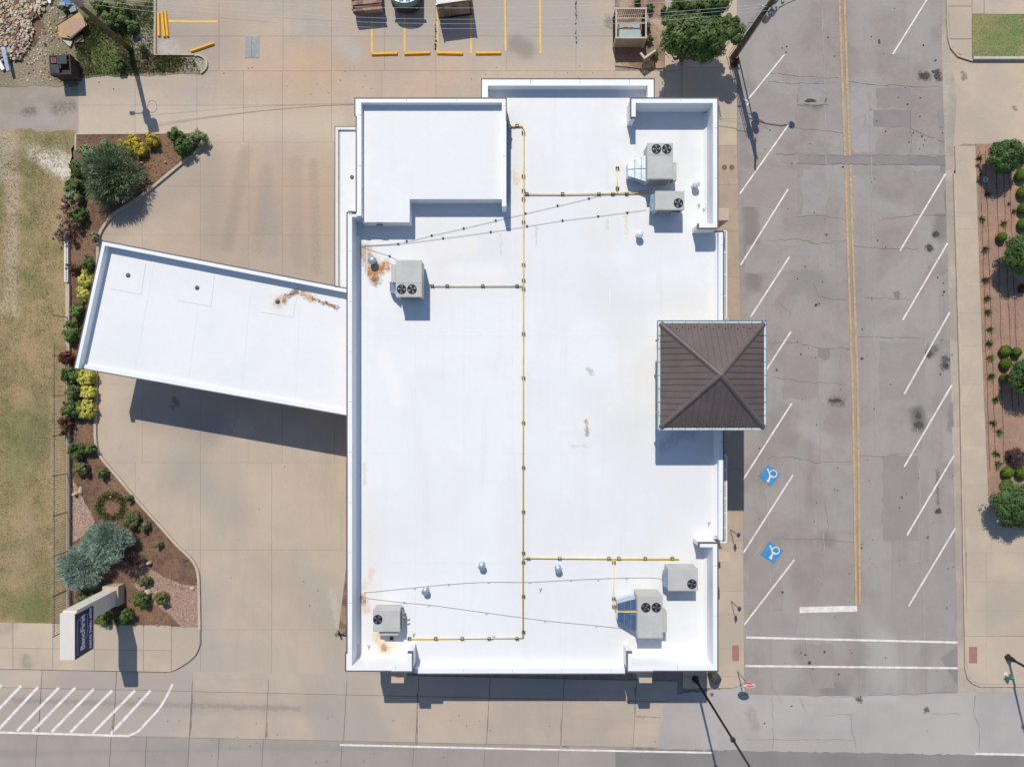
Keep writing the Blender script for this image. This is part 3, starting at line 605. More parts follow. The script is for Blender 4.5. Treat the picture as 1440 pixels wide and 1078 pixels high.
# --- painted markings, each line its own piece
def line(parent, pts, w, m, z, name='parking_line'):
    mb = MB(); mb.ribbon(px(pts), w, z); return mb.build(name, m, parent)
ZP = .044
for pts in ([(1178, -300), (1180, 0), (1188, 220)], [(1184, -300), (1187, 0), (1194.5, 220)], [(1188.5, 232), (1190, 290), (1199, 560), (1203.5, 850)], [(1195.5, 232), (1197, 290), (1206, 560), (1209, 850)]):
    line(street, pts, .155, M['yellow_paint'], ZP, 'centre_line')
for a, b in [((1103, 77), (1052, 140)), ((1110, 174), (1040, 273)), ((1108, 266), (1041, 373)), ((1110, 361), (1055, 446)), ((1112, 466), (1043, 573)), ((1113, 567), (1044, 675)), ((1115, 667), (1045, 777)), ((1117, 786), (1046, 878)),
             ((1303, 0), (1255, 77)), ((1329, 245), (1265, 353)), ((1332, 342), (1269, 450)), ((1335, 439), (1271, 554)), ((1338, 541), (1271, 656)), ((1341, 640), (1275, 752)), ((1343, 742), (1277, 852)), ((1103, -25), (1055, 45))]:
    if b == (1055, 45): continue
    line(street, [a, b], .115, M['white_paint'], ZP)
mb = MB(); mb.ribbon(px([(1044, 139), (1053, 144), (1050, 149)]), .09, ZP+.004); mb.build('paint_splash', M['white_paint'], street)
for pts in ([(1049, 895.5), (1346, 902.5)], [(1048, 935.5), (1346, 938.5)]): line(street, pts, .15, M['white_paint'], ZP, 'crosswalk_line')
line(street, [(1124, 857), (1205, 855)], .42, M['white_paint'], ZP, 'stop_bar')
line(mstreet, [(478, 1046.5), (740, 1052.5), (1002, 1057.5)], .13, M['white_paint'], .022, 'lane_line')
line(mstreet, [(1371, 1059), (1700, 1065)], .15, M['white_paint'], .022, 'lane_line')
line(mstreet, [(-120, 1057), (-400, 1052)], .13, M['white_paint'], .022, 'lane_line')
for a, b in [((-22, 963), (-78, 1022)), ((3, 962), (-52, 1024)), ((30, 963.5), (-28, 1024)), ((54, 965), (-1, 1024)), ((83, 966), (24, 1027)), ((106, 966), (46, 1027.5)), ((132, 968), (73, 1028)), ((158, 970), (99, 1029)), ((190, 970), (131, 1030)), ((212, 970), (156, 1031))]:
    line(mstreet, [a, b], .19, M['white_paint'], .012, 'hatch_line')
line(mstreet, smooth_line([(243, 961), (233, 981), (222, 998), (207, 1014), (195, 1027), (180, 1034)]) + [(60, 1030.5), (-90, 1027)], .16, M['white_paint'], .016, 'edge_line')
for a, b in [((223, 0), (223, 0)),]: pass
for pts in ([(237, 30), (306, 30.5)],): line(lot, pts, .15, M['yellow_line'], .006)
for pts in ([(523, -30), (523, 73)], [(569, -30), (569, 73)], [(615, -30), (615, 73)], [(662, -30), (662.5, 75)], [(710, -30), (711, 72)], [(759, -30), (760, 75)]):
    line(lot, pts, .13, M['yellow_line'], .006)
# wheelchair symbols
def hc(c, corners, dx, dy):
    mb = MB(); mb.flat(px(corners), .050); mb.build('accessible_symbol_panel', M['blue_paint'], street)
    mb = MB(); W_ = .09
    def q(x, y): return XY(c[0]+x, c[1]+y)
    ring = [q(4.4 + 4.9*math.cos(t), -1.6 + 4.9*math.sin(t)) for t in np.linspace(-2.75, 2.1, 24)]
    mb.ribbon(ring, .075, .055)
    mb.ribbon([q(-2.2, 6.6), q(-.2, 3.4)], .12, .0563)
    mb.ribbon([q(-.2, 3.6), q(-1.2, -2.8), q(-3.8, -8.4)], .085, .0575)
    mb.ribbon([q(-4.6, -7.2), q(-2.6, -8.6)], .08, .0583)
    mb.ribbon([q(-.1, 1.0), q(3.4, 2.2)], .10, .059)
    cx, cy = q(-2.8, 8.4); mb.flat([(cx+.11*math.cos(t), cy+.11*math.sin(t)) for t in np.linspace(0, 6.28, 13)[:-1]], .060)
    mb.build('wheelchair_symbol', M['white_paint'], street)
hc((1082.7, 667.2), [(1080, 652.5), (1097, 666), (1083.5, 683), (1066.5, 669)], 0, 0)
hc((1086.2, 775), [(1082, 760), (1101, 774), (1088, 791.5), (1069, 779)], 0, 0)
for p in ([(1078, 644), (1082, 642), (1085, 646)], [(1066, 664), (1061.5, 671), (1064, 675)], [(1074, 762), (1061, 781), (1067, 787)], [(1092, 800), (1097, 786)]):
    line(street, p, .06, M['crack_pale'], .05, 'faded_paint_mark')

# --- pavements
KE = .12
walk_w = sheet('west_sidewalk', px([(-1400, 868), (283, 884), (283, 905)]) + smooth_line(px([(282, 905), (277, 918), (266, 929), (250, 939), (232, 944)])) + px([(100, 941), (-1400, 915)]), KE-.02, M['joint'], z0=-.1)
grid(walk_w, [-110, -40, 20, 76, 134, 203, 242], [876, 911, 941], M['walk'], z=KE, gap=.014, z0=.02, fy=lambda x, y: y + .016*(x-100))
mb = MB(); mb.prism(px([(242.5, 880), (282, 881), (282, 905)]) + smooth_line(px([(282, 905), (277, 918), (266, 929), (250, 939), (242.5, 942)])), .02, KE); mb.build('concrete_slab', M['walk'], walk_w)
walk_e = sheet('east_sidewalk', px([(1002, -700), (1034, -700), (1036, 200), (1043, 540), (1046, 900), (1047, 950)]) + smooth_line(px([(1047, 950), (1045, 958), (1039, 963), (1030, 966)])) + px([(1000, 968), (1000, 100)]), .08, M['joint'], z0=-.1)
ys = [-300, -200, -100, 0, 96, 168, 205, 260, 325, 390, 450, 520, 604, 660, 710, 760, 770, 830, 862, 910, 950]
for j in range(len(ys)-1):
    y0, y1 = ys[j], ys[j+1]
    xr = lambda y: (1036 if y < 200 else (1036 + (y-200)*.0206 if y < 540 else 1043 + (y-540)*.0083)) - .3
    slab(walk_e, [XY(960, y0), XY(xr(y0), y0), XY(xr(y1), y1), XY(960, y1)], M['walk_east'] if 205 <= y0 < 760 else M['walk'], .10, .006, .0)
mb = MB(); mb.prism(px([(960, 950.5), (1046.5, 950.5), (1045, 958), (1039, 962.5), (1030, 965.5), (960, 967)]), .0, .10); mb.build('concrete_slab', M['walk'], walk_e)
def tactile(x0, x1, y0, y1, z, parent):
    mb = MB(); q = [XY(x0, y0), XY(x1, y0), XY(x1, y1), XY(x0, y1)]; mb.prism(q, z-.02, z+.006)
    (ax, ay), (bx, by) = XY(x0, y1), XY(x1, y0)
    for i in range(5):
        for j in range(10):
            cx = ax + (bx-ax)*(i+.5)/5; cy = ay + (by-ay)*(j+.5)/10
            mb.box(cx-.02, cx+.02, cy-.02, cy+.02, z+.006, z+.012)
    mb.build('tactile_paver', M['tactile'], parent)
tactile(1029, 1038.5, 906, 928, .10, walk_e)
# right-hand side: gutter, kerb, walk
gut = sheet('right_gutter', px(list(reversed(Rk)) + [(1347, 972), (1700, 976), (1700, 961), (1376, 961), (1360, 952), (1357, 938), (1357, 893), (1350, 540), (1342, 262), (1341, 245), (1341, 205), (1346, 130), (1333, 68), (1330, 30), (1328, -700)]), .024, M['gutter'])
apron = sheet('driveway_apron', px([(1330, 40), (1341, 20), (2000, 0), (2000, 240), (1341, 240), (1329, 235), (1325, 90)]), .020, M['walk'])
walk_r = sheet('right_sidewalk', px([(1342.5, 215), (1346, 206), (1352, 203), (2000, 203), (2000, 961), (1376, 961.5), (1364, 956), (1358.5, 945), (1357.5, 930), (1357, 893), (1350, 540), (1342, 262)]), KE-.02, M['joint'], z0=-.1)
yr = [206, 300, 322, 403, 440, 487, 540, 570, 625, 681, 738, 777]
lx = lambda y: 1342.8 + (y-262)*.0262
for j in range(len(yr)-1):
    slab(walk_r, [XY(lx(yr[j]), yr[j]), XY(1392, yr[j]), XY(1392, yr[j+1]), XY(lx(yr[j+1]), yr[j+1])], M['walk'], KE, .004, .0)
for x0, x1 in ((1357.5, 1386), (1386, 1440), (1440, 1500), (1500, 1600)):
    for y0, y1 in ((777, 817), (817, 858), (858, 893)):
        slab(walk_r, [XY(x0, y0), XY(x1, y0), XY(x1, y1), XY(x0, y1)], M['walk'], KE, .004, .0)
mb = MB(); mb.prism(px([(1358, 893.5), (1386, 893.5), (1386, 960.5), (1376, 960.5), (1365, 955), (1359.5, 945), (1358.5, 930)]), 0, KE); mb.build('concrete_slab', M['walk'], walk_r)
for x0, x1 in ((1386, 1440), (1440, 1500), (1500, 1600)): slab(walk_r, [XY(x0, 893.5), XY(x1, 893.5), XY(x1, 960.5), XY(x0, 960.5)], M['walk'], KE, .004, 0)
for x0, x1 in ((1392, 1440), (1440, 1600)): slab(walk_r, [XY(x0, 698), XY(x1, 698), XY(x1, 777), XY(x0, 777)], M['walk'], KE, .004, 0)
mb = MB(); mb.ribbon(px([(1340.6, 245), (1341.2, 262), (1349.2, 540), (1356.2, 893), (1356.8, 938), (1360, 951), (1366, 958), (1376, 962.5), (1700, 962.5)]), .14, 0, .14)
mb.build('kerb_stone', M['kerb'], walk_r)
tactile(1361, 1372.5, 908, 931, KE, walk_r)
# NE corner plot with lawn
plot = sheet('northeast_pavement', px([(1331, -700), (1331, 30), (1333, 55)]) + smooth_line(px([(1333, 55), (1337, 68), (1347, 79), (1365, 85)])) + px([(2000, 87), (2000, -700)]), KE-.02, M['joint'], z0=-.1)
for q in ([(1332, -60), (1365, -60), (1365, 10), (1332, 10)], [(1365.5, -60), (1382, -60), (1382, 21), (1365.5, 21)], [(1382.5, -60), (1600, -60), (1600, 21.5), (1382.5, 21.5)], [(1332, 10.5), (1365, 10.5), (1365, 56), (1334, 56)]):
    slab(plot, px(q), M['walk'], KE, .01, 0)
mb = MB(); mb.prism(px([(1334, 57), (1365, 57), (1365, 84), (1352, 80), (1342, 73), (1337, 66)]), 0, KE); mb.build('concrete_slab', M['walk'], plot)
mb = MB(); mb.ribbon(px([(1330.5, -200), (1330.8, 30), (1332.5, 55), (1336, 68), (1346, 79.5), (1366, 86)]), .12, 0, .14); mb.build('kerb_stone', M['kerb'], plot)
sheet('lawn', px([(1366, 22), (1700, 22), (1700, 82), (1366, 82)]), .13, M['lawn'], z0=-.1)
mb = MB(); mb.box(*sorted((P(1366, 0).x, P(1700, 0).x)), P(0, 85.4).y, P(0, 82.2).y, 0, .28); mb.build('kerb_stone', M['pale_board'], plot)

# --- planting beds
NWB = [(291, 197), (285, 205), (262, 225), (232, 250), (205, 272), (178, 290), (160, 302), (148, 317), (141, 330), (139, 345), (137, 450), (136, 540), (135, 600), (136, 622), (140, 637), (150, 651), (164, 667), (200, 710), (228, 741), (250, 766), (268, 783), (277, 797), (280, 812), (281, 850), (281.5, 884)]
bed = sheet('northwest_bed', px([(110, 189), (284, 188), (291, 191)] + NWB + [(101, 880), (101, 300), (104, 240), (108, 200)]), .10, M['mulch'], z0=-.1)
mb = MB(); mb.ribbon(smooth_line(px([(284, 187), (290, 190)] + NWB[:1] + NWB[1:]), 2), .17, -.02, .15); mb.build('kerb_stone', M['kerb'], bed)
mb = MB(); mb.ribbon(px([(108, 189), (284, 187.5)]), .12, -.02, .13); mb.build('kerb_stone', M['kerb'], bed)
mb = MB(); mb.ribbon(px([(107.8, 189.6), (107.5, 212)]), .13, -.02, .13); mb.build('kerb_stone', M['kerb'], bed)
nb = sheet('north_bed', px([(866, -700), (935, -700), (935, 96), (900, 97), (880, 94), (865, 93)]), .05, M['north_soil'], z0=-.1)
rb = sheet('right_bed', px([(1370, 203), (2000, 200), (2000, 702), (1393, 702), (1388, 694), (1382, 560), (1377, 420), (1373, 300)]), .135, M['soil'], z0=-.1)
gravel = sheet('gravel_patch', jag(px([(104, 672), (112, 690), (135, 731), (122, 750), (103, 762)]), .3, .06, 8), .108, M['pink_gravel'], None, bed)
gravel2 = sheet('gravel_patch', jag(px([(198, 786), (214, 800), (235, 812), (255, 820), (279, 823), (280, 882), (258, 882), (243, 866), (225, 852), (206, 842), (190, 822)]), .3, .06, 9), .108, M['pink_gravel'], None, bed)
for y0, y1, f in ((20, 60, 0), ):
    pass
mb = MB(); rr = random.Random(5)
def inpoly(x, y, poly):
    r = False; n = len(poly)
    for i in range(n):
        a, b = poly[i], poly[i-1]
        if (a[1] > y) != (b[1] > y) and x < (b[0]-a[0])*(y-a[1])/(b[1]-a[1])+a[0]: r = not r
    return r
def chunk(mb, x, y, z, s, rr, flat=.6):
    b = len(mb.v)
    a = rr.uniform(0, 6.28); ca, sa = math.cos(a), math.sin(a); ax = rr.uniform(.6, 1.6)
    for i in range(8):
        dx = (-1 if i in (0, 3, 4, 7) else 1)*s*ax*rr.uniform(.6, 1); dy = (-1 if i in (0, 1, 4, 5) else 1)*s*rr.uniform(.6, 1); dz = (-.6 if i < 4 else 1)*s*flat*rr.uniform(.5, 1)
        mb.v.append((x+dx*ca-dy*sa, y+dx*sa+dy*ca, z+dz))
    for f in ((3,2,1,0), (4,5,6,7), (0,1,5,4), (1,2,6,5), (2,3,7,6), (3,0,4,7)): mb.f.append(tuple(b+i for i in f))
for poly in ([(104, 672), (112, 690), (135, 731), (122, 750), (103, 762)], [(198, 786), (214, 800), (235, 812), (255, 820), (279, 823), (280, 882), (258, 882), (243, 866), (225, 852), (206, 842), (190, 822)]):
    xs_ = [p[0] for p in poly]; ys_ = [p[1] for p in poly]
    for i in range(2600):
        u, v = rr.uniform(min(xs_), max(xs_)), rr.uniform(min(ys_), max(ys_))
        if inpoly(u, v, poly): chunk(mb, *XY(u, v), .115, rr.uniform(.02, .05), rr)
tag(mb.build('gravel', M['gravel_stone']), 'loose pink gravel in the bed near the tall bank sign', 'gravel', kind='stuff')
mb = MB()
for i in range(5200):       # bark chips
    u, v = rr.uniform(103, 281), rr.uniform(192, 880)
    if inpoly(u, v, [(110, 191), (284, 190)] + [(a-4, b) for a, b in NWB] + [(103, 878), (103, 300)]): 
        x, y = XY(u, v); s = rr.uniform(.03, .08); mb.box(x-s, x+s, y-s*.3, y+s*.3, .105, .125, rr.uniform(0, 3.14))
tag(mb.build('bark_chips', mat('bark_chip', (.22, .125, .08), (.10, .06, .04), 3, fine=.4)), 'loose brown bark chips spread over the planting bed', 'mulch', kind='stuff')
# low wall cap and slotted edging along the field
mb = MB(); mb.box(P(96, 0).x, P(101.5, 0).x, P(0, 880).y, P(0, 400).y, -.05, .32)
tag(mb.build('retaining_wall', M['kerb'], loc=P(98.5, 880)), 'low beige concrete kerb wall under the black picket fence', 'wall')
e = empty('slotted_wall', P(96, 396), 'low white wall with dark slots between grass and red shrubs', 'wall')
mb = MB(); mb.box(P(94, 0).x, P(99.5, 0).x, P(0, 397).y, P(0, 338).y, 0, .3); mb.build('wall_body', M['sign_white'], e)
s0 = None
for i in range(17):
    x, y = XY(97.3, 342+i*3.25)
    if s0 is None:
        mb = MB(); mb.box(x-.05, x+.05, y-.035, y+.035, .29, .304); s0 = mb.build('slot', M['black'], e)
    else:
        c = s0.copy(); COL.objects.link(c); c.parent = e; c.location = (0, y - XY(97.3, 342)[1], 0)

# grass tufts over the field and lawn
def tufts(name, poly, n, leaf, size, z, label, cat, seed, clumpy=.0):
    rg = np.random.default_rng(seed); pts = []
    xs_ = [p[0] for p in poly]; ys_ = [p[1] for p in poly]
    while len(pts) < n:
        u, v = rg.uniform(min(xs_), max(xs_)), rg.uniform(min(ys_), max(ys_))
        if clumpy and math.sin(u*.11+1)+math.sin(v*.083+u*.03)+rg.uniform(-1.2, 1.2) < clumpy: 
            if rg.random() < .8: continue
        if inpoly(u, v, poly): pts.append((*XY(u, v), z))
    p = np.array(pts); nr = rg.normal(size=p.shape)*.75; nr[:, 2] = 1
    me = leaf_mesh(name, p, nr, size, rg, blade=True)
    o = link_mesh(me, name, LEAF[leaf]); tag(o, label, cat, kind='stuff')
tufts('field_grass', [(-60, 192), (98, 192), (98, 872), (-60, 872)], 22000, 'drygrass', .13, .012, 'dry patchy grass growing across the field left of the fence', 'grass', 1, .1)
tufts('lawn_grass', [(1367, 23), (1500, 23), (1500, 81), (1367, 81)], 4000, 'drygrass', .08, .13, 'short green lawn grass in the top right corner plot', 'grass', 2)
tufts('yard_weeds', [(100, 30), (150, 20), (215, 0), (215, 76), (270, 82), (283, 100), (115, 106), (105, 60)], 9000, 'weed', .26, .016, 'green and dry weeds growing around the left utility pole', 'weeds', 3, .2)
tufts('bed_grass', [(1371, 204), (1480, 204), (1480, 696), (1388, 696)], 900, 'dry', .16, .135, 'sparse dry wisps of grass on the right planting bed', 'grass', 4)

# ================================================================== BUILDING
ZT = 6.55; ZL = 5.62; ZN = 5.75
B = empty('bank_building', P(740, 640), 'large low building with white membrane roof, stepped parapets and corner blocks', 'building')
cz = F/(H-ZT)
outline = [XY(486, 918, ZT), XY(486, 943, ZT), XY(580, 943, ZT)]
def wx(u, z=ZT): return (u-720)*(H-z)/F
def wy(v, z=ZT): return (539-v)*(H-z)/F
SY = wy(943); MY = wy(947, ZL); NY = wy(138); NBY = wy(111, ZN); EX = wx(1009.5); MX = wx(1017.5, ZL); WX = wx(488); WX2 = wx(501, 6.65)
W0 = wx(580); W1 = wx(882)
foot = [(WX+.05, SY+.05), (W0-.05, SY+.05), (W0-.05, MY+.05), (W1+.05, MY+.05), (W1+.05, SY+.05), (EX-.05, SY+.05), (EX-.05, wy(765)), (MX-.05, wy(765)), (MX-.05, wy(320)), (EX-.05, wy(320)), (EX-.05, NY-.05),
        (wx(920, ZN)-.05, NY-.05), (wx(920, ZN)-.05, NBY-.05), (wx(677, ZN)+.05, NBY-.05), (wx(677, ZN)+.05, wy(138, 6.65)-.05), (WX2+.05, wy(138, 6.65)-.05), (WX2+.05, wy(300)), (WX+.05, wy(300))]
mb = MB(); mb.prism(foot, 0, RZ-.05); mb.build('wall', M['stucco'], B)
# wall base course in brick, proud of the wall
mb = MB(); mb.ribbon(offs(foot+[foot[0]], -.03 if True else 0), .06, 0, .9); mb.build('brick_base', M['brick'], B)
mb = MB(); mb.flat(foot, RZ); mb.build('roof_membrane', M['roof'], B)
def par(x0, x1, y0, y1, zt, z0=RZ-.3, name='parapet', m='parapet'):
    mb = MB(); mb.box(min(x0, x1), max(x0, x1), min(y0, y1), max(y0, y1), z0, zt); o = mb.build(name, M[m], B)
    if name == 'parapet':
        a, b, c, d = min(x0, x1), max(x0, x1), min(y0, y1), max(y0, y1); L = max(b-a, d-c)
        if L > 4:
            for k in range(1, int(L/3.05)+1):
                mb = MB()
                if b-a > d-c: mb.box(a+k*3.05-.02, a+k*3.05+.02, c+.09, d-.01, zt-.01, zt+.006)
                else: mb.box(a+.09, b-.01, c+k*3.05-.02, c+k*3.05+.02, zt-.01, zt+.006)
                if k*3.05 < L-.1: mb.build('cap_joint', M['seam_dark'], o)
    return o
CW = .075
def cope(pts, zt, w=CW):
    mb = MB(); mb.ribbon(pts, w, zt-.16, zt+.012); return mb.build('coping', M['coping'], B)
T = .30
# west
par(WX, WX+T, wy(300), wy(918), ZT); cope([(WX, wy(298)), (WX, wy(918))], ZT)
par(WX+T, wx(509), wy(305), wy(298), ZT-.003)
# south-west block
bx = wx(486)
par(bx, bx+T+.08, wy(918), SY+T, ZT+.001); par(bx, W0, SY, SY+T, ZT); par(W0-T, W0, SY+T, wy(917), ZT)
cope([(WX, wy(918)), (bx, wy(918)), (bx, SY), (wx(550), SY)], ZT+.004); cope([(wx(550), SY-.06), (W0, SY-.06), (W0, wy(917))], ZT+.002); cope([(W0-.002, wy(917)), (W0-T, wy(917))], ZT+.006, .09)
# south-east block
par(W1, EX, SY, SY+T, ZT); par(W1, W1+T, SY+T, wy(917), ZT); par(EX-T, EX, SY+T, wy(768), ZT)
cope([(W1+T, wy(917)), (W1, wy(917)), (W1, SY-.06), (wx(918), SY-.06)], ZT+.004, .09); cope([(wx(918), SY), (EX, SY), (EX, wy(763))], ZT)
rx0 = wx(983); par(rx0, EX-T, wy(769), wy(763), ZT); par(EX-T, EX, wy(768), wy(763), ZT-.002); cope([(rx0, wy(769)), (rx0, wy(763)), (EX, wy(763))], ZT+.005, .085)
# north-east block
rw = wx(887); par(rw, EX, NY, NY-T, ZT); par(rw, rw+T, NY-T, wy(165), ZT); par(EX-T, EX, NY-T, wy(321), ZT); par(wx(982), EX-T, wy(314.5), wy(321), ZT-.002)
cope([(rw+T, wy(165)), (rw, wy(165)), (rw, NY), (EX, NY), (EX, wy(321))], ZT+.003); cope([(wx(982), wy(314)), (wx(982), wy(321)), (EX, wy(321))], ZT+.006, .085)
# low parapets
par(W0-.02, W1+.02, MY, MY+.34, ZL); cope([(W0, MY), (W1, MY)], ZL)
par(MX-.30, MX, wy(764), wy(322), ZL); cope([(MX, wy(766)), (MX, wy(320))], ZL)
nx0, nx1 = wx(677, ZN), wx(920, ZN)
par(nx0, nx1, NBY, NBY-.42, ZN); par(nx0, nx0+.40, NBY-.42, NY-.1, ZN-.002); par(nx1-.40, nx1, NBY-.42, NY-.2, ZN-.002)
cope([(nx0, NY-.1), (nx0, NBY), (nx1, NBY), (nx1, NY)], ZN)
# penthouse
PZ = 6.2; PT = 6.65
pw = lambda u: wx(u, PZ); pv = lambda v: wy(v, PZ)
poly = [(wx(501, PT), wy(138, PT)), (wx(712, PT), wy(138, PT)), (wx(712, PT), pv(280)), (pw(576), pv(280)), (pw(576), pv(312.5)), (pw(509), pv(312.5)), (wx(501, PT), pv(300))]
mb = MB(); mb.prism(poly, RZ, PZ); mb.build('penthouse', M['parapet'], B)
mb = MB(); mb.flat(poly, PZ+.004); mb.build('penthouse_membrane', M['roof'], B)
par(wx(501, PT), wx(712, PT), wy(138, PT), wy(138, PT)-.27, PT, PZ-.2); par(wx(501, PT), wx(501, PT)+.30, wy(138, PT)-.27, pv(306), PT-.002, PZ-.2); par(wx(712, PT)-.27, wx(712, PT), wy(138, PT)-.27, wy(290, PT), PT-.002, RZ)
cope([(wx(490), wy(298)), (wx(501, PT), wy(298, PT)), (wx(501, PT), wy(163, PT))], PT); cope([(wx(499, PT), wy(163, PT)), (wx(499, PT), wy(138, PT)), (wx(712, PT), wy(138, PT)), (wx(712, PT), wy(170, PT))], PT+.004)
par(wx(499, PT), wx(501, PT)-.001, wy(163, PT), wy(138, PT), PT-.004, RZ)
par(wx(586, 6.3), wx(602, 6.3), wy(138, PT)+.02, wy(134, PT), 6.3, 5.9, 'wall_light', 'unit_dark')
mb = MB(); mb.box(pw(529), pw(538), pv(315.6), pv(314.6), 5.9, 6.1); mb.build('scupper', M['black'], B)
mb = MB(); mb.tube([(wx(714, 6), wy(168, 6), 6.3), (wx(714, 6), wy(177, 6), 6.0), (wx(716, 5.3), wy(178, 5.3), 5.3)], .09, 8); mb.build('downpipe', M['unit_dark'], B)
for k in range(8):
    x = WX+.9+k*3.05; y1 = wy(330) if x < wx(705) else wy(150 if k < 6 else 180); mb = MB(); mb.box(x-.025, x+.025, SY+1.0, y1, RZ-.02, RZ+.006); mb.build('roof_seam', M['seam'], B)
for v in (470, 640, 800): mb = MB(); mb.box(WX+.9, EX-.9, wy(v)-.02, wy(v)+.02, RZ-.02, RZ+.004); mb.build('roof_seam', M['seam'], B)
# cant strips where parapet meets roof (soft white upstands)
def cant(x0, x1, y0, y1, side):
    mb = MB(); w = .16; h = .16; z = RZ+.002
    if side == 'W': p = [(x0, y0, z), (x0+w, y0, z), (x0+w, y1, z), (x0, y1, z), (x0, y0, z+h), (x0+.01, y0, z+h), (x0+.01, y1, z+h), (x0, y1, z+h)]
    if side == 'E': p = [(x0-w, y0, z), (x0, y0, z), (x0, y1, z), (x0-w, y1, z), (x0-.01, y0, z+h), (x0, y0, z+h), (x0, y1, z+h), (x0-.01, y1, z+h)]
    if side == 'S': p = [(x0, y0, z), (x1, y0, z), (x1, y0+w, z), (x0, y0+w, z), (x0, y0, z+h), (x1, y0, z+h), (x1, y0+.01, z+h), (x0, y0+.01, z+h)]
    mb.hexa(p); mb.build('cant_strip', M['parapet'], B)
cant(WX+T, 0, wy(916), wy(325), 'W'); cant(EX-T, 0, wy(936), wy(770), 'E'); cant(EX-T, 0, wy(312), wy(147), 'E'); cant(MX-.30, 0, wy(760), wy(325), 'E'); cant(W0, W1, MY+.34, 0, 'S'); cant(W1+T, EX-T, SY+T, 0, 'S'); cant(WX+T, W0-T, SY+T, 0, 'S')
# pilasters on the south and east sides
for u0, u1, zt in ((550, 568, 5.7), (899, 917, 5.7)):
    mb = MB(); mb.box(wx(u0, zt), wx(u1, zt), wy(960, zt), MY-.01 if 560 < u0 < 880 else SY-.08, 0, zt); mb.build('pilaster', M['stucco'], B, bevel=.02)
for v0, v1 in ((293, 310), (446.5, 456), (600, 609), (775, 790)):
    mb = MB(); mb.box(EX if v0 < 300 or v0 > 770 else MX, wx(1025 if v0 < 700 else 1027, 5.4), wy(v1, 5.4), wy(v0, 5.4), 0, 5.4); mb.build('pilaster', M['stucco'], B, bevel=.02)
mb = MB(); mb.box(EX+.04, EX+.12, wy(843), wy(826), 5.6, 6.3); mb.build('scupper_box', M['coping'], B)
# windows on the south and east walls
def win(x0, x1, y, z0, z1, axis):
    mb = MB()
    if axis == 's': mb.box(x0, x1, y-.08, y, z0, z1)
    else: mb.box(y, y+.08, x0, x1, z0, z1)
    f = mb.build('window', M['frame_white'], B); n = max(1, round(abs(x1-x0)/1.2)); w = (x1-x0)/n
    for i in range(n):
        mb = MB(); a, b = x0+w*i+.06, x0+w*(i+1)-.06
        if axis == 's': mb.box(a, b, y-.10, y-.07, z0+.08, z1-.08)
        else: mb.box(y+.07, y+.10, a, b, z0+.08, z1-.08)
        mb.build('pane', M['glass'], f)
for k in range(5): win(-4.6+k*2.3, -3.0+k*2.3, MY+.04, 1.0, 3.2, 's')
win(-9.0, -7.6, SY+.04, 1.0, 3.2, 's'); win(9.0, 10.6, SY+.04, 1.0, 3.2, 's')
win(4.6, 8.9, MX-.04, .9, 3.2, 'e'); win(-9.2, -4.2, MX-.04, .9, 3.2, 'e'); win(-16.0, -12.5, EX-.04, .9, 3.2, 'e')
# east awning frames
def awning(v0, v1, n, label):
    z = 3.5; x0 = MX+.02; x1 = wx(1022.3, z); e = empty('awning_frame', ((x0+x1)/2, wy((v0+v1)/2, z), 0), label, 'awning', 'awnings on the east wall')
    ya, yb = wy(v1, z), wy(v0, z)
    mb = MB(); mb.box(x1-.07, x1, ya, yb, z-.06, z+.04); mb.build('rail', M['frame_white'], e)
    for i in range(n+1):
        y = ya+(yb-ya)*i/n; mb = MB(); mb.box(x0, x1-.075, y-.04, y+.04, z-.06, z+.03); mb.build('arm', M['frame_white'], e)
        if i < n:
            mb = MB(); mb.box(x0, x1-.08, y+.05, ya+(yb-ya)*(i+1)/n-.05, z-.03, z-.01); mb.build('pane', mat('awning_glass', (.42, .44, .44), rough=.2, fine=.03) if i == 0 and n == 4 else bpy.data.materials['awning_glass'], e)
awning(325, 447, 4, 'white framed glazed awning between the top right corner block and the brown hip roof')
awning(640, 762, 6, 'white framed glazed awning below the brown hip roof on the east wall')
# west annex strip
ax0 = wx(471, 4.9); ax1 = WX-.02
mb = MB(); mb.box(ax0+.05, ax1, wy(404, 4.9), wy(178, 4.9)-.05, 0, 4.75); mb.build('annex', M['stucco'], B)
mb = MB(); mb.box(ax1, WX2, wy(299), wy(178, 4.9)-.05, 0, 4.75); mb.build('annex', M['stucco'], B)
mb = MB(); mb.flat([(ax0, wy(404, 4.9)), (ax1, wy(404, 4.9)), (ax1, wy(299)), (WX2, wy(299)), (WX2, wy(178, 4.9)), (ax0, wy(178, 4.9))], 4.78); mb.build('annex_membrane', M['canopy_roof'], B)
mb = MB(); mb.box(ax0, ax0+.20, wy(404, 4.9), wy(178, 4.9)-.2, 4.6, 4.9); mb.build('parapet', M['sign_white'], B)
mb = MB(); mb.box(ax0, WX2, wy(178, 4.9)-.2, wy(178, 4.9), 4.6, 4.9); mb.build('parapet', M['sign_white'], B)
mb = MB(); mb.ribbon([(ax0, wy(403, 4.9)), (ax0, wy(178, 4.9)), (WX2, wy(178, 4.9))], .05, 4.7, 4.905); mb.build('coping', M['coping'], B)
mb = MB(); mb.ribbon([(ax0+.27, wy(402, 4.9)), (ax0+.27, wy(180.5, 4.9))], .05, 4.78, 4.80); mb.build('seam_strip', M['unit_dark'], B)
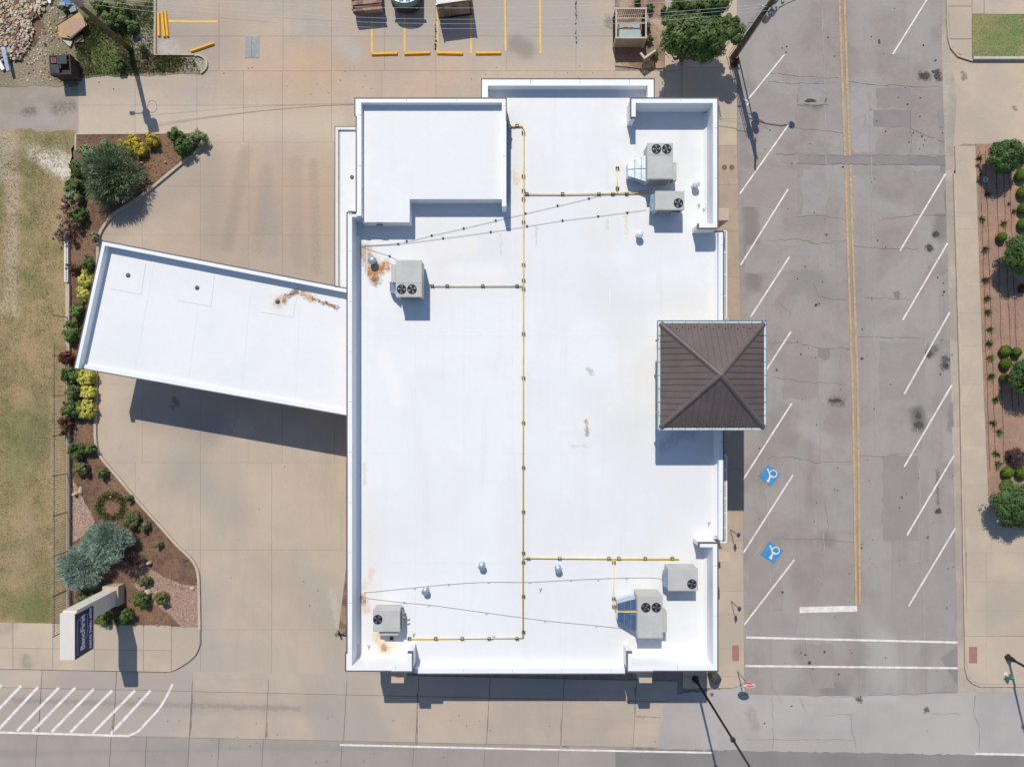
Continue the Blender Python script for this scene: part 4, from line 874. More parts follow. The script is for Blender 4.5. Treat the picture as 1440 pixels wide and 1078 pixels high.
# ---------- hip roof tower
HZ = 8.3; hx0, hx1 = wx(928.5, HZ), wx(1074.5, HZ); hy0, hy1 = wy(601, HZ), wy(454, HZ); ap = P(1014, 527, 10.0)
TW = empty('entrance_tower', ((hx0+hx1)/2, (hy0+hy1)/2, 0), 'square entrance tower with a brown standing seam hip roof and pale gutter', 'tower')
mb = MB(); mb.box(hx0+.55, hx1-.55, hy0+.55, hy1-.55, RZ, HZ-.15); mb.build('wall', M['stucco'], TW)
for (x, y) in ((hx1-.95, hy0+.95), (hx1-.95, hy1-.95), (MX+.3, hy0+.95), (MX+.3, hy1-.95)):
    mb = MB(); mb.box(x-.3, x+.3, y-.3, y+.3, 0, RZ); mb.build('column', M['stucco'], TW)
cs = [Vector((hx0, hy1, HZ)), Vector((hx1, hy1, HZ)), Vector((hx1, hy0, HZ)), Vector((hx0, hy0, HZ))]
mb = MB(); mb.v = [tuple(c) for c in cs]+[tuple(ap)]; mb.f = [(1, 0, 4), (2, 1, 4), (3, 2, 4), (0, 3, 4), (0, 1, 2, 3)]; rf = mb.build('hip_roof', M['hip'], TW)
def seam_face(a, b, apx, inward, n):
    for i in range(1, n):
        t = i/n; p = a.lerp(b, t)
        # run up-slope (perpendicular to the eave) until the hip
        mid = a.lerp(b, (apx - a).dot(b-a)/(b-a).length_squared); tm = (mid-a).length/(b-a).length
        s = t/tm if t < tm else (1-t)/(1-tm)
        q = p + (apx-mid)*s
        nrm = Vector((0, 0, 1)); d = (q-p)
        mb = MB(); w = (b-a).normalized()*.018; up = Vector((0, 0, .04))
        mb.hexa([p-w, p+w, q+w, q-w, p-w+up, p+w+up, q+w+up, q-w+up]); mb.build('seam', M['hip'], TW)
seam_face(cs[0], cs[1], ap, 0, 17); seam_face(cs[1], cs[2], ap, 0, 17); seam_face(cs[2], cs[3], ap, 0, 17); seam_face(cs[3], cs[0], ap, 0, 17)
for c in cs:
    mb = MB(); d = (ap-c); w = Vector((-d.y, d.x, 0)).normalized()*.15
    mb.hexa([c-w+Vector((0, 0, .0)), c+w, ap+w, ap-w, c-w*.3+Vector((0, 0, .10)), c+w*.3+Vector((0, 0, .10)), ap+w*.3+Vector((0, 0, .10)), ap-w*.3+Vector((0, 0, .10))]); mb.build('hip_cap', M['hip'], TW)
gz = HZ-.02
ring = [(hx0-.06, hy1+.06), (hx1+.06, hy1+.06), (hx1+.06, hy0-.06), (hx0-.06, hy0-.06)]
for i in range(4):
    a, b = Vector(ring[i]), Vector(ring[(i+1) % 4]); mb = MB(); mb.ribbon([tuple(a), tuple(b)], .13, gz-.14, gz-.02 - .003*(i % 2)); g = mb.build('gutter', M['gutter_teal'], TW)
    dr = (b-a).normalized(); nn = Vector((dr.y, -dr.x))
    o = 0.085; a2 = a - nn*o; b2 = b - nn*o
    mb = MB(); mb.ribbon([tuple(a2 - dr*o), tuple(b2 + dr*o)], .035, gz-.16, gz+.015 + .003*(i % 2)); mb.build('gutter_rim', M['gutter_dark'], TW)
    for k in range(1, 8):
        p = a.lerp(b, k/8); mb = MB(); mb.ribbon([tuple(p-nn*.07), tuple(p+nn*.07)], .03, gz-.02, gz+.01); mb.build('gutter_bracket', M['gutter_dark'], g)
rr = random.Random(4)
for i in range(15):
    for (ya, sg) in ((hy1, -1), (hy0, 1)):
        x = hx0 + (hx1-hx0)*(i+1.5)/17; y = ya + sg*(.22+.10*(i % 2)); z = HZ + .02 + (abs(y-ya))*1.7/3.1
        mb = MB(); mb.box(x-.03, x+.03, y-.03, y+.03, z, z+.07); mb.build('snow_guard', M['coping'], TW)
for y in (hy1-.95, hy0+.9):
    mb = MB(); x = hx0-.12; mb.tube([(x, y, gz), (x-.02, y-.05, gz-.5), (hx0+.5, y-.25, gz-.9), (hx0+.5, y-.25, RZ+.05)], .055, 8); mb.build('downpipe', M['gutter_dark'], TW)

# ---------- drive-through canopy
K = empty('drive_through_canopy', P(320, 470), 'long white flat roofed canopy with rust stained drain, left of the building', 'canopy')
A_, B_, C_, D_ = (143.5, 338.5), (488, 405.5), (488, 585), (104.5, 517)
kz = 4.9
q = px([A_, B_, C_, D_], kz)
mb = MB(); mb.prism(q, 4.0, CZ-.02, True); mb.build('fascia', M['stucco'], K)
mb = MB(); mb.flat(q, CZ); mb.build('canopy_membrane', M['canopy_roof'], K)
def inset(a, b, w, z0, z1, name, m):
    a = Vector(a); b = Vector(b); d = (b-a).normalized(); n = Vector((d.y, -d.x)); mb = MB()
    mb.prism([tuple(a), tuple(b), tuple(b+n*w), tuple(a+n*w)], z0, z1); return mb.build(name, M[m], K)
inset(q[0], q[1], .26, 4.1, kz, 'parapet', 'parapet'); inset(q[3], q[0], .24, 4.1, kz-.003, 'parapet', 'parapet'); inset(q[2], q[3], .30, 4.1, CZ+.16, 'parapet', 'parapet')
mb = MB(); mb.ribbon([q[3], q[0], q[1]], .07, kz-.2, kz+.01); mb.build('coping', M['coping'], K)
mb = MB(); mb.ribbon([q[2], q[3]], .07, CZ-.0, CZ+.165); mb.build('coping', M['coping'], K)
for k, (pq) in enumerate([[(165, 363), (205, 371), (199, 414), (156, 406)], [(258, 378), (302, 387), (297, 431), (250, 422)], [(376, 400), (420, 408), (412, 446), (368, 439)]]):
    mb = MB(); mb.prism(px(pq, CZ), CZ-.01, CZ+.018); mb.build('lap_patch', M['canopy_roof'], K)
for t in (.2, .4, .6, .8):
    a = Vector(q[0]).lerp(Vector(q[1]), t); b_ = Vector(q[3]).lerp(Vector(q[2]), t); mb = MB(); mb.ribbon([tuple(a.lerp(b_, .05)), tuple(a.lerp(b_, .95))], .045, CZ-.01, CZ+.005); mb.build('roof_seam', M['seam'], K)
for (u, v) in ((180.5, 387), (277.5, 404.5), (390.5, 424)):
    c = P(u, v, CZ); mb = MB(); mb.lathe([(.14, .019), (.15, .04), (.05, .10), (.07, .11), (.02, .13)], c, 14); mb.build('roof_drain', M['bronze'], K)
for (u, v) in ((218, 470), (330, 490), (236, 405), (350, 430), (440, 520)):
    c = P(u, v, 4); mb = MB(); mb.box(c.x-.3, c.x+.3, c.y-.3, c.y+.3, 0, 4.05); mb.build('column', M['stucco'], K)
c = P(495, 249, 4.78); mb = MB(); mb.lathe([(.13, .005), (.12, .05), (.04, .10)], c, 12); mb.build('roof_drain', M['bronze'], B)

# ================================================================== ROOFTOP EQUIPMENT
def fan(parent, u, v, z, r=.27):
    c = P(u, v, z)
    mb = MB(); mb.lathe([(r+.02, .004), (r+.02, .012)], c, 24); g = mb.build('fan_opening', M['black'], parent)
    mb = MB()
    for k in range(4):
        a = k*math.pi/2+.5 + u; w = .55
        pts = [(c.x+.06*math.cos(a), c.y+.06*math.sin(a)), (c.x+r*.86*math.cos(a-.1), c.y+r*.86*math.sin(a-.1)), (c.x+r*.86*math.cos(a+w), c.y+r*.86*math.sin(a+w))]
        mb.flat(pts, c.z+.018+.002*k)
    mb.lathe([(.07, .018), (.07, .045)], c, 12); mb.build('fan_blade', M['fan'], g)
    mb = MB()
    for rr_ in (r*.33, r*.62, r*.96):
        mb.tube([(c.x+rr_*math.cos(t), c.y+rr_*math.sin(t), c.z+.07) for t in np.linspace(0, 2*math.pi, 21)], .008, 4, cap=False)
    for k in range(4):
        a = k*math.pi/4; mb.tube([(c.x-r*math.cos(a), c.y-r*math.sin(a), c.z+.075), (c.x+r*math.cos(a), c.y+r*math.sin(a), c.z+.075)], .008, 4)
    mb.build('fan_guard', M['black'], g)
def unit(x0, x1, y0, y1, z, fans, label, seam=None, hood=None, skirt=None):
    c = P((x0+x1)/2, (y0+y1)/2, z); e = empty('air_conditioner', (c.x, c.y, RZ), label, 'air conditioner', 'air conditioning units on the white roof')
    X0, X1, Y1, Y0 = wx(x0, z), wx(x1, z), wy(y0, z), wy(y1, z)
    mb = MB(); mb.box(X0+.08, X1-.08, Y0+.08, Y1-.08, RZ+.005, RZ+.3); mb.build('curb', M['unit_dark'], e)
    mb = MB(); mb.box(X0, X1, Y0, Y1, RZ+.3, z); mb.build('cabinet', M['unit'], e, bevel=.025)
    mb = MB(); mb.ribbon([(X0-.01, Y0-.01), (X1+.01, Y0-.01), (X1+.01, Y1+.01), (X0-.01, Y1+.01), (X0-.01, Y0-.01)], .03, z-.10, z-.015); mb.build('trim', M['unit'], e)
    if seam:
        s = wy(seam, z); mb = MB(); mb.box(X0+.02, X1-.02, s-.015, s+.015, z, z+.008); mb.build('top_seam', M['unit_dark'], e)
    # louvre panels on the sides
    for i in range(5):
        zz = RZ+.45+i*.2
        if zz < z-.15:
            mb = MB(); mb.box(X0+.15, X1-.15, Y0-.02, Y0-.003, zz, zz+.06); mb.build('louvre', M['unit_dark'], e)
    for (u, v) in fans: fan(e, u, v, z)
    if hood:
        a, b, c_, d, hz, nm, m_ = hood
        mb = MB(); mb.box(wx(a, hz), wx(b, hz), wy(d, hz), wy(c_, hz), RZ+.45, hz); mb.build(nm, M[m_], e, bevel=.02)
    return e, (X0, X1, Y0, Y1)
def duct(e, quad, z0, z1, z2, dm='galv'):
    """quad px: near-cabinet top, bottom, far bottom, far top; z1 height by cabinet, z2 at the far end"""
    a, b, c, d = quad
    mb = MB(); P1 = [P(*a, z1), P(*b, z1), P(*c, z2), P(*d, z2)]
    lo = [Vector((p.x, p.y, RZ+.25)) for p in P1]
    mb.hexa(lo + P1); dd = mb.build('duct', M[dm], e)
    for t in (.33, .66):
        p = P1[0].lerp(P1[3], t); q_ = P1[1].lerp(P1[2], t); mb = MB(); w = Vector((.02, 0, 0)); up = Vector((0, 0, .03))
        mb.hexa([p-w, q_-w, q_+w, p+w, p-w+up, q_-w+up, q_+w+up, p+w+up]); mb.build('flange', M['steel'], dd)
    p = P1[0].lerp(P1[1], .5); q_ = P1[3].lerp(P1[2], .5); mb = MB(); w = Vector((0, .02, 0)); mb.hexa([p-w, p+w, q_+w, q_-w, p-w+up, p+w+up, q_+w+up, q_-w+up]); mb.build('flange', M['steel'], dd)
e, _ = unit(911, 946, 201.5, 251, 6.8, [(923, 209.5), (937.5, 209.5)], 'grey twin fan air conditioner at top right, silver duct on its left side', 218, (946.5, 951.5, 228, 254, 6.45, 'intake_hood', 'unit'))
duct(e, [(911, 217), (911, 256), (883, 247), (883, 229)], 0, 6.1, 6.0)
e, _ = unit(922, 962, 269, 294.5, 6.55, [(954, 285.5)], 'small grey single fan air conditioner directly below the top right twin fan unit', None, (945, 957, 295, 299, 6.2, 'control_box', 'unit_dark'))
mb = MB(); mb.hexa([P(915, 274, 5.4), P(921.5, 274, 5.4), P(921.5, 296, 5.4), P(913, 298, 5.4), P(915, 274, 6.0), P(921.5, 272, 6.2), P(921.5, 294, 6.2), P(913, 298, 5.9)][::1]); mb.build('duct', M['galv'], e)
e, _ = unit(557, 592.5, 366, 417, 6.8, [(564.7, 406.5), (579.3, 406.5)], 'grey air conditioner with twin fans at its lower edge, beside the left parapet', 398, (550, 556.5, 371.5, 397, 6.6, 'intake_hood', 'unit'))
mb = MB(); mb.hexa([P(548, 396, 5.3), P(557, 396, 5.3), P(557, 414, 5.3), P(548, 410, 5.3), P(548, 396, 5.75), P(557, 396, 6.1), P(557, 414, 6.1), P(548, 410, 5.75)]); mb.build('duct', M['galv'], e)
e, _ = unit(525, 562, 857, 887.5, 6.35, [(531.2, 870.5)], 'grey single fan air conditioner in the bottom left corner of the roof', None, (562.5, 566, 860, 884, 6.0, 'control_box', 'unit_dark'))
mb = MB(); mb.box(wx(533, 6.1), wx(560, 6.1), wy(893, 6.1), wy(887.6, 6.1), RZ+.3, 6.1); mb.build('side_panel', M['unit'], e)
mb = MB()
for v in (862, 868): mb.tube([P(566, v, 6.1), P(569, v-1, 6.1), P(572, v+8, 5.3)], .035, 6)
mb.build('pipework', M['steel'], e)
e, _ = unit(940, 981, 799, 830, 6.5, [(973, 820.7)], 'small grey single fan air conditioner above the bottom right twin fan unit')
mb = MB(); mb.hexa([P(932, 801, 5.4), P(939.5, 800, 5.4), P(939.5, 826, 5.4), P(933, 824, 5.4), P(932, 801, 6.1), P(939.5, 800, 6.3), P(939.5, 826, 6.3), P(933, 824, 6.1)]); mb.build('duct', M['galv'], e)
e, _ = unit(897, 931.5, 838, 896.5, 6.8, [(908.2, 853.6), (922.8, 853.6)], 'grey twin fan air conditioner at bottom right with yellow pipe over its silver duct', None, (932, 938, 860, 889, 6.5, 'intake_hood', 'unit'))
duct(e, [(896, 841), (896, 888), (868.5, 872), (868.5, 848)], 0, 6.15, 6.05, 'duct_sky')
mb = MB(); mb.tube([P(868, 860, 6.15), P(896, 860, 6.28)], .04, 6); mb.build('duct_pipe', M['pipe_yellow'], e)
# roof vents
def vent(u, v, label, s=1.0, m='vent'):
    c = P(u, v, 5.5); c.z = RZ; e = empty('roof_vent', c, label, 'vent', 'round vents on the white roof')
    mb = MB(); mb.lathe([(.22*s, .004), (.21*s, .10), (.15*s, .12), (.15*s, .42)], c, 20); mb.build('pipe', M[m], e, smooth=False)
    mb = MB(); mb.lathe([(.16*s, .40), (.235*s, .44), (.235*s, .53), (.12*s, .60), (.02, .62)], c, 20); mb.build('cap', M[m], e)
vent(978.5, 259, 'round white roof vent right of the top right air conditioners')
vent(899.5, 329.5, 'round white roof vent alone below the small top right air conditioner')
vent(523.5, 366, 'round white roof vent in rust stained corner left of an air conditioner', 1.1, 'vent_shaded')
vent(598, 831, 'round white roof vent on the cable above the bottom left air conditioner', .95, 'vent_shaded')
vent(677.5, 796, 'round white roof vent left of the yellow pipe near the bottom', .95, 'vent_shaded')
vent(785, 800, 'round white roof vent just below the lower horizontal yellow pipe', .95, 'vent_shaded')
# yellow gas pipe
GP = empty('gas_pipe', P(736, 540, RZ), 'yellow gas pipe running the height of the white roof with side branches', 'pipe')
GP.location.z = RZ
pz = RZ+.10
def run(pts, r=.034):
    mb = MB(); mb.tube([P(u, v, pz) for u, v in pts], r, 8); return mb.build('pipe_run', M['pipe_yellow'], GP, smooth=True)
run([(736.5, 184), (736, 400), (735.5, 896)], .045); run([(716, 177), (722, 178), (727, 177), (735, 177.5), (736.5, 184)], .05)
run([(736, 273), (800, 273), (914, 271)], .035); run([(605, 402), (736, 402)], .032); run([(736, 784), (860, 785), (955, 785.5)], .042)
run([(863, 785), (863, 852), (868, 865)]); run([(735.5, 896.5), (640, 897.5), (575, 898)]); run([(868, 237), (868, 272)])
sup0 = None
sup_pos = [(736, v) for v in (187, 248, 268, 280, 312, 372, 394, 406, 469, 531, 594, 657, 719, 777, 790, 838, 888)] + [(727, 177)] + \
  [(x, 273) for x in (741, 791, 842, 861.5, 881)] + [(x, 402) for x in (608, 629, 679, 727)] + [(x, 784.5) for x in (743, 787, 856, 870, 907, 945)] + [(863, v) for v in (790, 841, 852)] + \
  [(x, 897) for x in (551, 576, 613, 650, 688, 727)] + [(868, 237), (868, 265)]
for (u, v) in sup_pos:
    c = P(u, v, RZ)
    if sup0 is None:
        mb = MB(); mb.box(c.x-.10, c.x+.10, c.y-.085, c.y+.085, RZ+.005, RZ+.09); mb.box(c.x-.10, c.x-.06, c.y-.07, c.y+.07, RZ+.09, RZ+.17); mb.box(c.x+.06, c.x+.10, c.y-.07, c.y+.07, RZ+.09, RZ+.17)
        sup0 = mb.build('pipe_support', M['support'], GP); c0 = c
    else:
        o = sup0.copy(); COL.objects.link(o); o.parent = GP; o.location = (c.x-c0.x, c.y-c0.y, 0)
def cable(pts, sups, label, pale=False):
    c = P(*pts[0], RZ); e = empty('roof_cable', c, label, 'cable', 'thin cables across the white roof')
    mb = MB(); mb.tube([P(u, v, RZ+.06) for u, v in smooth_line(pts, 4)], .011, 5); mb.build('cable_run', M['cable'], e)
    s0 = None
    for (u, v) in sups:
        q = P(u, v, RZ)
        if s0 is None:
            mb = MB(); mb.box(q.x-.055, q.x+.055, q.y-.05, q.y+.05, RZ+.004, RZ+.085); s0 = mb.build('cable_support', M['pale_support' if pale else 'support'], e); q0 = q
        else:
            o = s0.copy(); COL.objects.link(o); o.parent = e; o.location = (q.x-q0.x, q.y-q0.y, 0)
cable([(508, 345), (560, 342), (607, 331), (652, 321), (740, 300), (828, 279), (850, 273), (914, 268)], [(572, 339), (607, 331), (652, 321), (697, 310), (739, 300), (784, 289), (828, 279)], 'upper of the two grey cables fanning right from the rusty corner')
cable([(508, 346), (560, 343), (623, 335), (690, 326), (741, 318), (791, 310), (841, 304), (908, 295)], [(560, 343), (623, 335), (690, 326), (741, 318), (791, 310), (841, 304), (882, 299)], 'lower of the two grey cables fanning right from the rusty corner')
cable([(506, 342), (512, 348), (548, 360), (560, 367)], [(548, 360)], 'short grey cable from the left parapet to the left air conditioner')
cable([(511, 833), (560, 828), (631, 821), (687, 818), (745, 818), (803, 815), (881, 812), (928, 813), (933, 822)], [(583, 826), (631, 821), (687, 818), (745, 818), (803, 815), (841, 814), (881, 812)], 'upper grey cable near the bottom, ending at small right air conditioner', True)
cable([(511, 840), (568, 847), (603, 850), (684, 861), (766, 872), (838, 879), (883, 884)], [(568, 846), (603, 850), (684, 861), (766, 872), (838, 879)], 'lower grey cable near the bottom, ending at the bottom right duct', True)
# loose bits on the roof
for (u, v, l) in ((981, 287, 'small grey bracket, left one of two below the top right vent'), (988, 293, 'small grey bracket, right one of two below the top right vent'), (580, 889, 'small grey metal offcut right of the bottom left air conditioner'), (692, 893, 'small dark clip on the bottom horizontal yellow pipe'), (995, 733, 'tiny dark metal scrap near the right parapet above the bottom block'), (758, 826, 'tiny dark metal scrap below the upper bottom cable'), (517, 906, 'tiny grey scrap in the bottom left roof corner')):
    p = P(u, v, RZ); mb = MB(); mb.tube([p+Vector((0, 0, .04)), p+Vector((.08, -.12, .10)), p+Vector((.05, -.26, .05))], .022, 5); mb.tube([p+Vector((.08, -.12, .10)), p+Vector((.16, .02, .12))], .018, 5)
    o = mb.build('metal_scrap', M['cable'], loc=p); tag(o, l, 'metal scrap')

# ================================================================== STREET THINGS
# wheel stops
def wheel_stop(a, b, label, z=0, group='yellow wheel stops in the parking bays'):
    a, b = Vector(XY(*a)), Vector(XY(*b)); d = (b-a).normalized(); n = Vector((-d.y, d.x)); mb = MB()
    w0, w1, h = .10, .06, .15
    mb.hexa([(*(a-n*w0), z+.008), (*(b-n*w0), z+.008), (*(b+n*w0), z+.008), (*(a+n*w0), z+.008), (*(a+d*.04-n*w1), z+h), (*(b-d*.04-n*w1), z+h), (*(b-d*.04+n*w1), z+h), (*(a+d*.04+n*w1), z+h)])
    o = mb.build('wheel_stop', M['yellow_stop'], loc=((a.x+b.x)/2, (a.y+b.y)/2, z), bevel=.012); return tag(o, label, 'wheel stop', group)
wheel_stop((522.5, 76.8), (560, 75.8), 'leftmost of the four yellow wheel stops in the row of bays')
wheel_stop((568.5, 76.3), (605.5, 75.0), 'second yellow wheel stop from the left in the row of bays')
wheel_stop((614.5, 75.2), (651.5, 76.0), 'third yellow wheel stop, below the tall tan trailer')
wheel_stop((668.5, 75.6), (705, 75.2), 'rightmost of the four yellow wheel stops in the row of bays')
wheel_stop((223.8, 19), (224.5, 52.5), 'yellow wheel stop lying upright at the left of the corner pile', group='piled yellow wheel stops')
wheel_stop((228.5, 16.5), (232.3, 53.5), 'yellow wheel stop in the middle of the corner pile', .0, 'piled yellow wheel stops')
wheel_stop((233.0, 16.2), (236.8, 53), 'yellow wheel stop at the right of the corner pile', .0, 'piled yellow wheel stops')
wheel_stop((268, 73.2), (302, 61.5), 'lone yellow wheel stop lying askew near the rounded kerb end', group='loose yellow wheel stop')
# kerbs of north-west island
mb = MB(); mb.ribbon(px([(219.2, -200), (219, 40), (218.8, 77.6), (275, 77.8)]) + smooth_line(px([(275, 77.8), (286, 81), (291.5, 89), (290, 97), (283, 104)]), 3), .11, -.02, .13)
tag(mb.build('island_kerb', M['kerb'], loc=P(250, 78)), 'thin concrete kerb bending round the weedy island by the piled stops', 'kerb')
# steel plates, manholes
e = empty('access_hatch', P(354.5, 66), 'grey steel double hatch set in the concrete near the top left', 'hatch')
for (u0, u1, v0, v1) in ((345.5, 354.2, 51.5, 80.5), (354.8, 363.5, 51.5, 80.5)):
    mb = MB(); a = P(u0, v1); b = P(u1, v0); mb.box(a.x, b.x, a.y, b.y, .002, .03); mb.build('hatch_leaf', M['plate'], e, bevel=.008)
mb = MB(); mb.ribbon(px([(345, 51), (364, 51), (364, 81), (345, 81), (345, 51)]), .06, .002, .026); mb.build('hatch_frame', M['unit_dark'], e)
for (u, v, r, l) in ((1018, 236, .18, 'left one of two round covers in the right sidewalk strip'), (1028.5, 236, .18, 'right one of two round covers in the right sidewalk strip'), (1001, 976, .13, 'small round cover near the bottom right building corner')):
    c = P(u, v); z = .10 if v < 500 else .006; mb = MB(); mb.lathe([(r, z), (r, z+.012)], (c.x, c.y, 0), 20); mb.lathe([(r*.8, z+.012), (r*.8, z+.018)], (c.x, c.y, 0), 20)
    tag(mb.build('manhole_cover', M['manhole'], loc=(c.x, c.y, z)), l, 'manhole cover')
# pole mark by NW drive
mb = MB(); c = P(214, 150); mb.ribbon([(c.x+.33*math.cos(t), c.y+.42*math.sin(t)) for t in np.linspace(0, 6.28, 25)], .03, .006); mb.build('faint_ring_mark', M['crack'], lot)

# text helper: word -> mesh built flat in local xy, placed by a matrix
from mathutils import Matrix
def word(txt, size, name, m, parent, mtx, ext=.006, squeeze=1.0, bold=.0):
    cu = bpy.data.curves.new(name, 'FONT'); cu.body = txt; cu.size = size; cu.extrude = ext; cu.offset = bold; cu.align_x = 'CENTER'; cu.align_y = 'CENTER'; cu.resolution_u = 3
    t = bpy.data.objects.new(name, cu); COL.objects.link(t)
    bpy.context.view_layer.update(); me = bpy.data.meshes.new_from_object(t.evaluated_get(bpy.context.evaluated_depsgraph_get())); bpy.data.objects.remove(t)
    me.transform(Matrix.Diagonal((squeeze, 1, 1, 1))); me.transform(mtx); me.transform(Matrix.Translation(-parent_world(parent)))
    me.materials.clear(); me.materials.append(m); o = bpy.data.objects.new(name, me); COL.objects.link(o); o.parent = parent; return o
def frame(o, xdir, ydir):
    x = Vector(xdir).normalized(); y = Vector(ydir).normalized(); z = x.cross(y)
    return Matrix.Translation(Vector(o)) @ Matrix((x, y, z)).transposed().to_4x4()
# bank pylon sign
ZS = 5.4; ZB = 3.55
sx1 = wx(105, ZS); sx0 = wx(84, ZS); sy1 = wy(862.5, ZS); sy0 = wy(928, ZS)
SG = empty('bank_sign', ((sx0+sx1)/2, wy(863, ZS)-.4, 0), 'tall white pylon sign with navy face lettered BancFirst DRIVE THRU ATM', 'sign')
mb = MB(); mb.box(sx0, sx1, sy0, sy1, ZB, ZS); mb.build('sign_box', M['sign_white'], SG, bevel=.02)
mb = MB(); mb.box(sx1+.002, sx1+.06, sy0+.04, sy1-.10, ZB+.03, ZS-.02); mb.build('sign_face', M['sign_navy'], SG)
mb = MB(); mb.box(sx0+.03, sx1-.03, sy1-.98, sy1+.12, .55, ZS-.25); mb.build('column', M['sign_white'], SG)
# arched bracket between column and the box
mb = MB(); n = 8; prev = None
for k in range(n):
    t0, t1 = k/n, (k+1)/n; y0_ = sy1-.98-.55*t0; y1_ = sy1-.98-.55*t1; z0_ = ZB-.55*(1-t0)**2
    mb.box(sx0+.05, sx1-.05, y1_, y0_, z0_, ZB)
mb.build('bracket', M['sign_white'], SG)
mb = MB(); mb.box(sx0-.06, sx1+.12, sy1-1.02, sy1+.36, .1, .9); mb.build('plinth', M['kerb'], SG, bevel=.03)
fx_ = sx1+.062; yc = (sy0+sy1)/2; zc_ = (ZB+ZS)/2
word('BancFirst', .60, 'lettering', M['sign_letter'], SG, frame((fx_, yc+.02, ZS-.72), (0, 1, 0), (0, 0, 1)), squeeze=.98, bold=.014)
word('DRIVE THRU ATM', .30, 'lettering', M['sign_letter'], SG, frame((fx_, yc+.02, ZB+.33), (0, 1, 0), (0, 0, 1)), squeeze=1.08, bold=.011)
mb = MB(); out = [(-1.25, -.55), (-1.25, .55), (-.9, .55)]
def q3(a, b): return Vector((fx_+.004, yc+a, zc_+.15+b))
mb.tube([q3(-1.2, .55), q3(-1.2, .62), q3(.95, .62), q3(.95, .30), q3(.6, .25)], .012, 4)
mb.tube([q3(.95, .45), q3(1.12, .0), q3(1.05, -.42), q3(.55, -.36), q3(.15, -.45), q3(-.2, -.35), q3(-.5, -.28)], .012, 4)
mb.build('logo_outline', M['sign_letter'], SG)

# picket fence
e = empty('picket_fence', P(98.5, 690), 'black iron picket fence between the grass field and planting bed', 'fence')
FX = P(98.5, 0).x; fy0, fy1 = P(0, 882).y, P(0, 484).y; FH = 1.45
n = int((fy1-fy0)/.165)
mb = MB(); mb.box(FX-.009, FX+.009, fy0-.009, fy0+.009, .33, FH+.32); p0 = mb.build('picket', M['fence_iron'], e)
for i in range(1, n):
    c = p0.copy(); COL.objects.link(c); c.parent = e; c.location = (0, i*.165, 0)
mb = MB(); mb.box(FX-.026, FX+.026, fy0-.026, fy0+.026, .32, FH+.36); q0 = mb.build('post', M['fence_iron'], e)
for i in range(1, 9):
    c = q0.copy(); COL.objects.link(c); c.parent = e; c.location = (0, i*2.72, 0)
for z in (.45, FH+.2):
    mb = MB(); mb.box(FX-.010, FX+.010, fy0, fy1, z, z+.03); mb.build('rail', M['fence_iron'], e)

# utility poles
def upole(u, v, hgt, r, label):
    b = P(u, v); b.z = .0; e = empty('utility_pole', b, label, 'utility pole', 'wooden utility poles')
    mb = MB(); mb.tube([b, b+Vector((0, 0, hgt))], r, 12, r*.62); mb.build('pole', M['wood_pole'], e, smooth=True); return e, b
eL, bL = upole(184.5, 71, 8.6, .19, 'brown wooden utility pole rising over the weeds at top left')
eR, bR = upole(1030, 82, 9.3, .20, 'dark wooden utility pole beside the street at top right')
AT = 6.8
def crossarm(e, b, z, L, ax=1):
    mb = MB(); mb.box(b.x-.06, b.x+.06, b.y-L, b.y+L, z-.06, z+.06) if ax else mb.box(b.x-L, b.x+L, b.y-.06, b.y+.06, z-.06, z+.06); mb.build('crossarm', M['timber'], e)
    for k in (-1, -.4, .4, 1):
        mb = MB(); c = Vector((b.x, b.y+k*L*.93, z+.06)) if ax else Vector((b.x+k*L*.93, b.y, z+.06)); mb.lathe([(.03, 0), (.07, .03), (.04, .07), (.07, .10), (.03, .16)], c, 10); mb.build('insulator', M['sign_white'], e)
crossarm(eL, bL, 8.2, 1.1); crossarm(eR, bR, 8.9, 1.1)
def transformer(e, c, r=.27, h=.95):
    mb = MB(); mb.lathe([(r*.9, 0), (r, .06), (r, h-.08), (r*.85, h)], c, 18); t = mb.build('transformer', M['steel'], e, smooth=False)
    mb = MB(); mb.lathe([(.04, h), (.06, h+.05), (.03, h+.22)], c, 8); mb.build('bushing', M['sign_white'], t)
for dx, dy in ((.42, -.2), (-.1, .45)): transformer(eL, bL+Vector((dx, dy, 6.3)))
for dx, dy in ((.46, -.1), (.1, -.5), (.5, .5)): transformer(eR, bR+Vector((dx, dy, 5.9)), .22, .8)
mb = MB(); a = bL+Vector((0, 0, 5.7)); mb.tube([a, a+Vector((-.4, 0, .15)), a+Vector((-.85, 0, .15))], .03, 6); mb.box(bL.x-1.15, bL.x-.8, bL.y-.1, bL.y+.1, 5.78, 5.9); mb.build('floodlight', M['steel'], eL)
